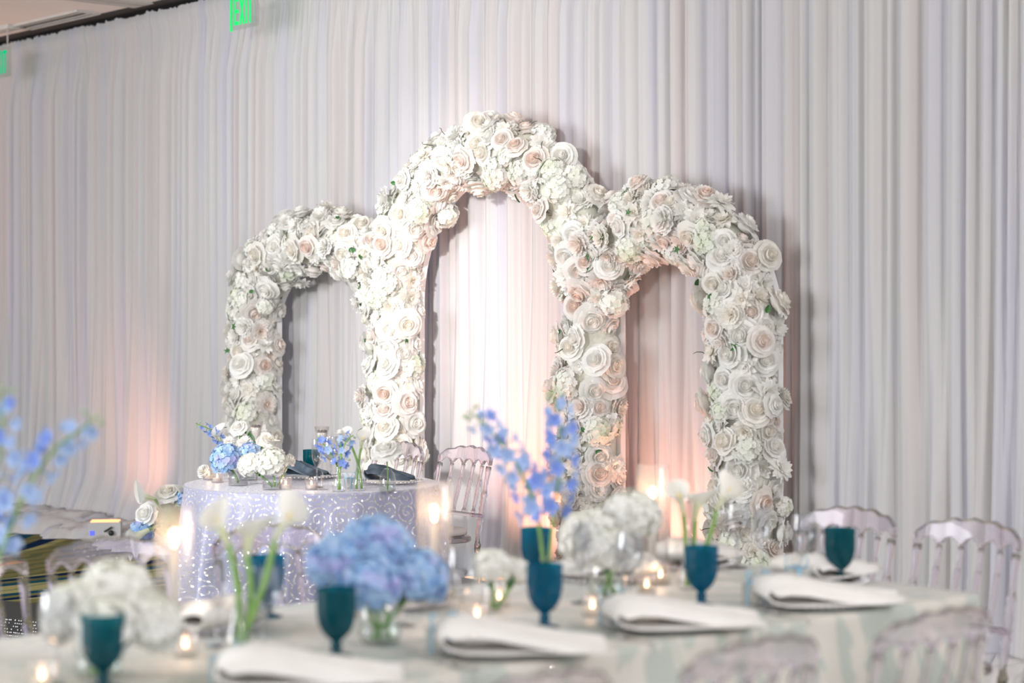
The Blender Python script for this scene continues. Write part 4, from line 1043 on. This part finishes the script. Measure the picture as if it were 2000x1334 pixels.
calla(b0+Vector((.008, .01, 0)), up_at(1358, 1015, pv), (.2, .35, 1), 'white calla lily, the middle one behind the blue goblet', 'callas behind the blue goblet', 4.3, 1.1)
calla(b0+Vector((-.006, .0, 0)), up_at(1400, 995, pv), (.6, -.1, 1), 'white calla lily leaning towards the wine glasses', 'callas behind the blue goblet', .6, 1.1, Vector((.010, 0, -.004)))
# delphiniums
pv = at(1066, 1192)
vase('bud_vase', BUD, pv, 'clear bud vase of blue delphinium behind the blue-teal goblet', 'vase', 'bud vases on the long table')
b0 = pv+Vector((0, 0, .012)); U = lambda x, y, dy=0: up_at(x, y, pv+Vector((0, dy, 0)))
delphinium(b0, [b0, U(1072, 1100), U(1082, 1000), U(1095, 900), U(1092, 820), U(1078, 762)], 'tall upright blue delphinium in front of the flower leg', 'delphiniums in the middle of the long table', 1, 34, .025, .38, .55)
delphinium(b0+Vector((.005, 0, 0)), [b0+Vector((.005, 0, 0)), U(1060, 1090), U(1045, 990), U(1010, 910), U(962, 845), U(915, 802)], 'blue delphinium arching towards the clear chair', 'delphiniums in the middle of the long table', 2, 32, .025, .36, .55)
pv = at(-70, 1290)
vase('bud_vase', BUD, pv, 'clear bud vase of pale delphinium just past the photo edge', 'vase', 'bud vases on the long table')
b0 = pv+Vector((0, 0, .012)); U = lambda x, y, dy=0: up_at(x, y, pv+Vector((0, dy, 0)))
delphinium(b0, [b0, U(-40, 1180), U(5, 1070), U(50, 960), U(105, 880), U(150, 845), U(195, 808)], 'pale blue delphinium with green tip arching in from the photo edge', 'delphiniums at the photo edge', 3, 24, .026, .30, .85)
delphinium(b0+Vector((-.006, 0, 0)), [b0+Vector((-.006, 0, 0)), U(-50, 1150), U(-25, 1030), U(-5, 920), U(5, 830), U(4, 752)], 'pale delphinium cut by the photo edge, above the arching one', 'delphiniums at the photo edge', 4, 24, .026, .30, .85)

# ================================================================== round sweetheart table
TC = Vector((-0.955, 9.50, 0)); TR = 0.605
st = thing('round_table', 'round table under the lavender sequin cloth', 'table', TC)
MB().lathe([(1e-4, TOP-.034), (TR-.01, TOP-.034), (TR-.01, TOP-.006), (1e-4, TOP-.006)], 48).build('tabletop', M['wood'], st)
MB().tube([(0, 0, .02), (0, 0, TOP-.034)], .05, 12).build('pedestal', M['pipe'], st)
MB().lathe([(1e-4, 0), (.28, 0), (.27, .02), (1e-4, .03)], 24).build('base', M['pipe'], st)
def round_cloth():
    g = MB(); seg = 240; rows = []
    for r_ in (0.0, .15, .3, .45, .57, TR-.006): rows.append((r_, TOP, 0))
    for z in (TOP-.002, TOP-.008, TOP-.02, .70, .64, .56, .47, .38, .29, .20, .11, .012): rows.append((TR, z, (TOP-z)/TOP))
    uv = []
    for j, (r_, z, q) in enumerate(rows):
        for k in range(seg+1):
            a = 2*PI*k/seg
            fo = (q**.75)*(.045+.05*math.sin(15*a+1.3*math.sin(3*a))+.018*math.sin(37*a)) if q > .03 else 0
            rr = max(1e-4, r_)+fo; g.v.append((rr*math.cos(a), rr*math.sin(a), z))
            uv.append((a*TR, z) if q > 0 else (r_*math.cos(a)+5, r_*math.sin(a)))
    n = seg+1
    for j in range(len(rows)-1):
        for k in range(seg): g.f.append((j*n+k, j*n+k+1, (j+1)*n+k+1, (j+1)*n+k))
    me = g.mesh('sequin_tablecloth', M['sequin']); ul = me.uv_layers.new(name='UVMap')
    for lp in me.loops: ul.data[lp.index].uv = uv[lp.vertex_index]
    return me
tag(obj('sequin_tablecloth', round_cloth(), None, TC+Vector((0, 0, .001))), 'lavender cloth with silver sequin scrolls on the round table', 'tablecloth')

def sp(px, py): p = at(px, py); return p
rg = 'flowers on the round table'
# blue and white hydrangeas
pv = sp(465, 949); vase('cube_vase', CUBE_V, pv, 'low clear vase holding the round table blue hydrangea', group='low vases on the round table')
hydrangea(pv+Vector((0, 0, .015)), up_at(441, 897, pv), .078, HYD_B[0], 'round blue hydrangea on the lavender table', 'hydrangeas on the round table', Vector((-.3, -.4, 1)))
pv2 = sp(482, 940); hydrangea(pv2+Vector((0, 0, .015)), up_at(488, 885, pv2+Vector((0, .12, 0))), .058, HYD_B[1], 'small lilac-blue hydrangea behind the white ones on the round table', 'hydrangeas on the round table')
vase('cube_vase', CUBE_V, pv2+Vector((0, .06, 0)), 'low clear vase behind the white hydrangeas of the round table', group='low vases on the round table')
pv = sp(532, 957); vase('cube_vase', CUBE_V, pv, 'low clear vase holding the round table white hydrangeas', group='low vases on the round table')
hydrangea(pv+Vector((0, 0, .015)), up_at(488, 908, pv), .058, HYD_W[0], 'small white hydrangea beside the blue one on the round table', 'hydrangeas on the round table', Vector((-.4, -.4, 1)))
hydrangea(pv+Vector((.01, 0, .015)), up_at(530, 904, pv), .076, HYD_W[1], 'large white hydrangea with crossed green stems on the round table', 'hydrangeas on the round table', Vector((.1, -.4, 1)))
rose(pv+Vector((.02, 0, .015)), up_at(566, 899, pv), .030, FL['carn'][1], 'white carnation peeking out beside the large white hydrangea', 'carnation', rg, Vector((1, -.3, .4)), 'carnation')
pv = sp(404, 938)
rose(pv+Vector((.02, .02, .02)), up_at(398, 921, pv), .036, FL['carn'][0], 'white carnation lying at the rim of the round table', 'carnation', rg, Vector((-.6, -.6, .5)), 'carnation')
# tall vase at the back with roses, callas, delphinium
pv = sp(480, 930); vase('bud_vase', [(r_*1.3, z*1.05) for r_, z in BUD], pv, 'clear vase of white roses at the back of the round table', group='bud vases on the round table')
b0 = pv+Vector((0, 0, .02))
for (x, y, rad, k, w) in [(465, 838, .045, 'rose_white', 'nearest the delphinium'), (480, 866, .045, 'carn', 'above the lilac-blue hydrangea'), (520, 862, .05, 'rose_ivory', 'beside the glass candlestick'), (447, 862, .035, 'pointed', 'over the blue hydrangea')]:
    rose(b0, up_at(x, y, pv), rad, FL[k][0], 'white bloom at the back of the round table, '+w, 'rose', rg, Vector((random.Random(x).uniform(-.4, .4), -.7, .7)))
calla(b0, up_at(430, 862, pv), (-.25, -.5, 1), 'white calla lily behind the round blue hydrangea', rg, 1.0, .85)
calla(b0, up_at(533, 880, pv), (.1, -.5, 1), 'white calla lily above the large white hydrangea', rg, 4.0, .9)
delphinium(b0, [b0, up_at(450, 890, pv), up_at(432, 862, pv), up_at(412, 840, pv), up_at(382, 827, pv)], 'deep blue delphinium spray drooping past the round table edge', 'delphiniums on the round table', 8, 20, .016, .40, .1)
for (x, y, s_) in [(492, 848, .038), (502, 852, .04), (475, 858, .03)]: pass
lfv = thing('leaf_sprig', 'green leaf sprig at the back of the round table', 'leaf sprig', b0)
MB().tube(curve_pts((0, 0, 0), up_at(494, 862, pv)-b0, Vector((.004, 0, 0))), .002, 5).build('stem', M['stem'], lfv)
for (x, y, rz) in [(490, 858, .5), (500, 856, -.6), (496, 864, 2.5), (478, 846, 1.2)]: obj('leaf', LEAF, lfv, up_at(x, y, pv)-b0, (1.2, 0, rz), .045)
# candlesticks
def candlestick(px, py, top_py, label):
    p = sp(px, py); H = zat(top_py, p.y)-TOP
    e = thing('glass_candlestick', label, 'candlestick', p, 0, 'glass candlesticks on the round table')
    MB().lathe([(1e-4, .002), (.032, .002), (.030, .005), (.008, .010), (.005, .016), (.0045, H*.42), (.012, H*.44), (.013, H*.50), (.006, H*.54), (.006, H*.62), (.014, H*.68)], 20).build('stem', M['glass'], e)
    MB().lathe([(.014, H*.68), (.022, H*.80), (.035, H), (.0335, H), (.020, H*.80), (1e-4, H*.70)], 24).build('cup', M['votive_glass'], e)
    MB().lathe([(1e-4, H*.71), (.0185, H*.80), (.0265, H*.90), (1e-4, H*.90)], 20).build('wax', M['wax'], e)
    g = MB()
    for k in range(7): a = 2*PI*k/7; g.ball((.017*math.cos(a), .017*math.sin(a), H*.925), .0065, 6, 4)
    tag(g.build('seeds', M['dark_berry'], e), kind='stuff')
candlestick(500, 945, 823, 'glass candlestick above the white hydrangeas')
candlestick(629, 957, 833, 'glass candlestick behind the champagne flute')
GT2 = goblet_proto(M['teal']); place(GT2, sp(608, 930), 0, 'teal goblet on the round table behind a flute', 'goblets on the round table'); GT2.scale = (.9, .9, .8)
place(FG((0, 0, 0)), sp(619, 952), 0, 'champagne flute standing before the teal goblet of the round table', 'flutes on the round table')
WG(sp(646, 934), 0, 'wine glass on the round table behind the delphinium', 'wine glasses on the round table')
vg2 = 'votives on the round table'
votive(sp(558, 957), 'lit votive beside the large white hydrangea of the round table', vg2)
votive(sp(608, 957), 'lit votive below the teal goblet of the round table', vg2)
votive(sp(424, 943), 'lit votive under the round blue hydrangea', vg2)
votive(sp(408, 938), 'lit votive at the rim of the round table behind another', vg2)
# bud vases in the middle
pv = sp(662, 961); vase('bud_vase', [(r_*.95, z) for r_, z in BUD], pv, 'clear bud vase of loose delphinium on the round table', group='bud vases on the round table')
b0 = pv+Vector((0, 0, .01)); U = lambda x, y: up_at(x, y, pv)
delphinium(b0, [b0, U(660, 915), U(645, 885), U(632, 868), U(618, 860)], 'loose blue delphinium leaning over the champagne flute', 'delphiniums on the round table', 11, 10, .021, .45, .15)
delphinium(b0+Vector((.003, 0, 0)), [b0+Vector((.003, 0, 0)), U(664, 910), U(668, 885), U(676, 862), U(690, 850)], 'loose blue delphinium rising beside the calla', 'delphiniums on the round table', 12, 10, .021, .42, .15)
delphinium(b0+Vector((-.003, 0, 0)), [b0+Vector((-.003, 0, 0)), U(664, 918), U(670, 905), U(672, 895)], 'short blue delphinium low in the round table bud vase', 'delphiniums on the round table', 13, 5, .022, .45, .1)
rose(b0, U(664, 846), .022, FL['rose_ivory'][0], 'pale bud above the loose delphinium of the round table', 'rose', rg)
pv = sp(701, 959); vase('bud_vase', BUD, pv, 'clear flared bud vase of calla lilies on the round table', group='bud vases on the round table')
b0 = pv+Vector((0, 0, .01)); U = lambda x, y: up_at(x, y, pv)
calla(b0+Vector((.012, 0, 0)), U(685, 868), (-.35, -.2, 1), 'calla lily bending behind the loose delphinium', 'callas on the round table', 2.6, .8, Vector((.012, 0, 0)), .006)
calla(b0+Vector((-.012, 0, 0)), U(705, 875), (.2, -.2, 1), 'upright calla lily on the round table', 'callas on the round table', .4, .85, Vector((-.004, 0, 0)), .006)
pv = sp(757, 961)
rv = thing('ribbed_vase', 'ribbed clear vase under the big white bloom', 'vase', pv)
g = MB(); seg = 36
for (r_, z) in RIB:
    for k in range(seg): rr = r_*(1+.05*(k % 2)); a = 2*PI*k/seg; g.v.append((rr*math.cos(a), rr*math.sin(a), z))
for i in range(len(RIB)-1):
    for k in range(seg): g.f.append((i*seg+k, i*seg+(k+1) % seg, (i+1)*seg+(k+1) % seg, (i+1)*seg+k))
g.build('glass_wall', M['glass'], rv); MB().lathe([(1e-4, .006), (.032, .006), (.033, .05), (1e-4, .051)], 18).build('water', M['water'], rv)
rose(pv+Vector((0, 0, .01)), up_at(754, 884, pv), .066, FL['rose_white'][2], 'big open white bloom in the ribbed vase', 'rose', rg, Vector((-.2, -.5, .8)))
# place settings
for (px, py, rz, w) in [(598, 935, 1.0, 'behind the teal goblet'), (762, 945, 1.2, 'beside the clear chair')]:
    p = sp(px, py); CP(p+Vector((0, 0, .002)), 0, 'clear charger on the round table '+w, 'chargers on the round table')
    napkin(p, rz, NPB[0 if px < 700 else 1], 'dusty blue folded napkin '+w, 'blue napkins on the round table', .019, (.62, .55, .75))
pf = sp(684, 955); fo = FB(pf, .4, 'tiny favor box with blue bow on the round table', 'favor boxes on the round table'); fo.scale = (.8, .8, .8)
# cascade of flowers by the table's edge, in a tall clear stand
ps = Vector((-1.66, 9.62, 0))
cs = thing('flower_stand', 'tall clear stand beside the round table', 'stand', ps)
MB().lathe([(1e-4, 0), (.10, 0), (.095, .012), (.02, .02), (.016, .05), (.016, .44), (.05, .47), (.07, .50), (1e-4, .50)], 24).build('pillar', M['glass'], cs)
MB().ball((0, 0, .57), .085, 12, 8).build('foam_ball', M['leaf'], cs)
b0 = ps+Vector((0, 0, .57)); U = lambda x, y, dy=0.0: up_at(x, y, ps+Vector((0, -.06+dy, 0)))
rose(b0, U(287, 1006), .062, FL['rose_white'][1], 'large white rose beside the round table, above the blue hydrangea', 'rose', 'flowers of the stand', Vector((-.5, -.8, .4)))
rose(b0, U(328, 966), .058, FL['rose_ivory'][2], 'ivory rose tucked between the stand and the round table', 'rose', 'flowers of the stand', Vector((-.1, -.6, .9)))
hydrangea(b0, U(278, 1040), .065, HYD_B[1], 'small blue hydrangea hanging beside the round table', 'flowers of the stand', Vector((-.7, -.6, -.1)))
hydrangea(b0, U(362, 974), .05, HYD_B[0], 'small blue hydrangea touching the round table cloth', 'flowers of the stand', Vector((.3, -.6, .6)))
calla(b0, U(302, 974, -.05), (-.9, -.35, .25), 'white calla lily above the large rose of the stand', 'flowers of the stand', 1.6, 1.15)
calla(b0, U(290, 1036, -.10), (-.85, -.25, -.45), 'white calla lily pointing down beside the uplight', 'flowers of the stand', 4.6, 1.45)
calla(b0, U(352, 972), (.1, -.4, .9), 'white calla lily against the edge of the round table', 'flowers of the stand', 4.5, .9)
for k, (x, y) in enumerate([(288, 1046), (295, 1040), (300, 1052), (310, 1010)]): pass
sprig = thing('leaf_sprig', 'dark green leaves under the hanging calla', 'leaf sprig', b0)
MB().tube(curve_pts((0, 0, 0), U(296, 1048)-b0), .002, 5).build('stem', M['stem'], sprig)
for (x, y, rz) in [(290, 1042, 1.5), (298, 1048, 2.5), (288, 1052, .6), (300, 1040, 3.4)]: obj('leaf', LEAF, sprig, U(x, y)-b0, (1.1, .3, rz), .05)

# ------------------------------------------------------------------ beaded step past the photo edge
rs = Vector((-2.45, 9.35, 0))
rz_ = thing('beaded_step', 'low step with rows of glinting crystal beads on the carpet', 'step', rs, WANG+.35)
MB().box(-.45, .30, 0, .40, 0, .15).build('body', M['dark'], rz_, False)
g = MB(); rr_ = random.Random(3)
for i in range(60):
    for j in range(10):
        if rr_.random() < .75: g.ball((-.44+.0123*i+rr_.uniform(-.003, .003), -.006, .010+.0145*j), .0042, 6, 4)
tag(g.build('crystal_beads', M['bead'], rz_), kind='stuff')
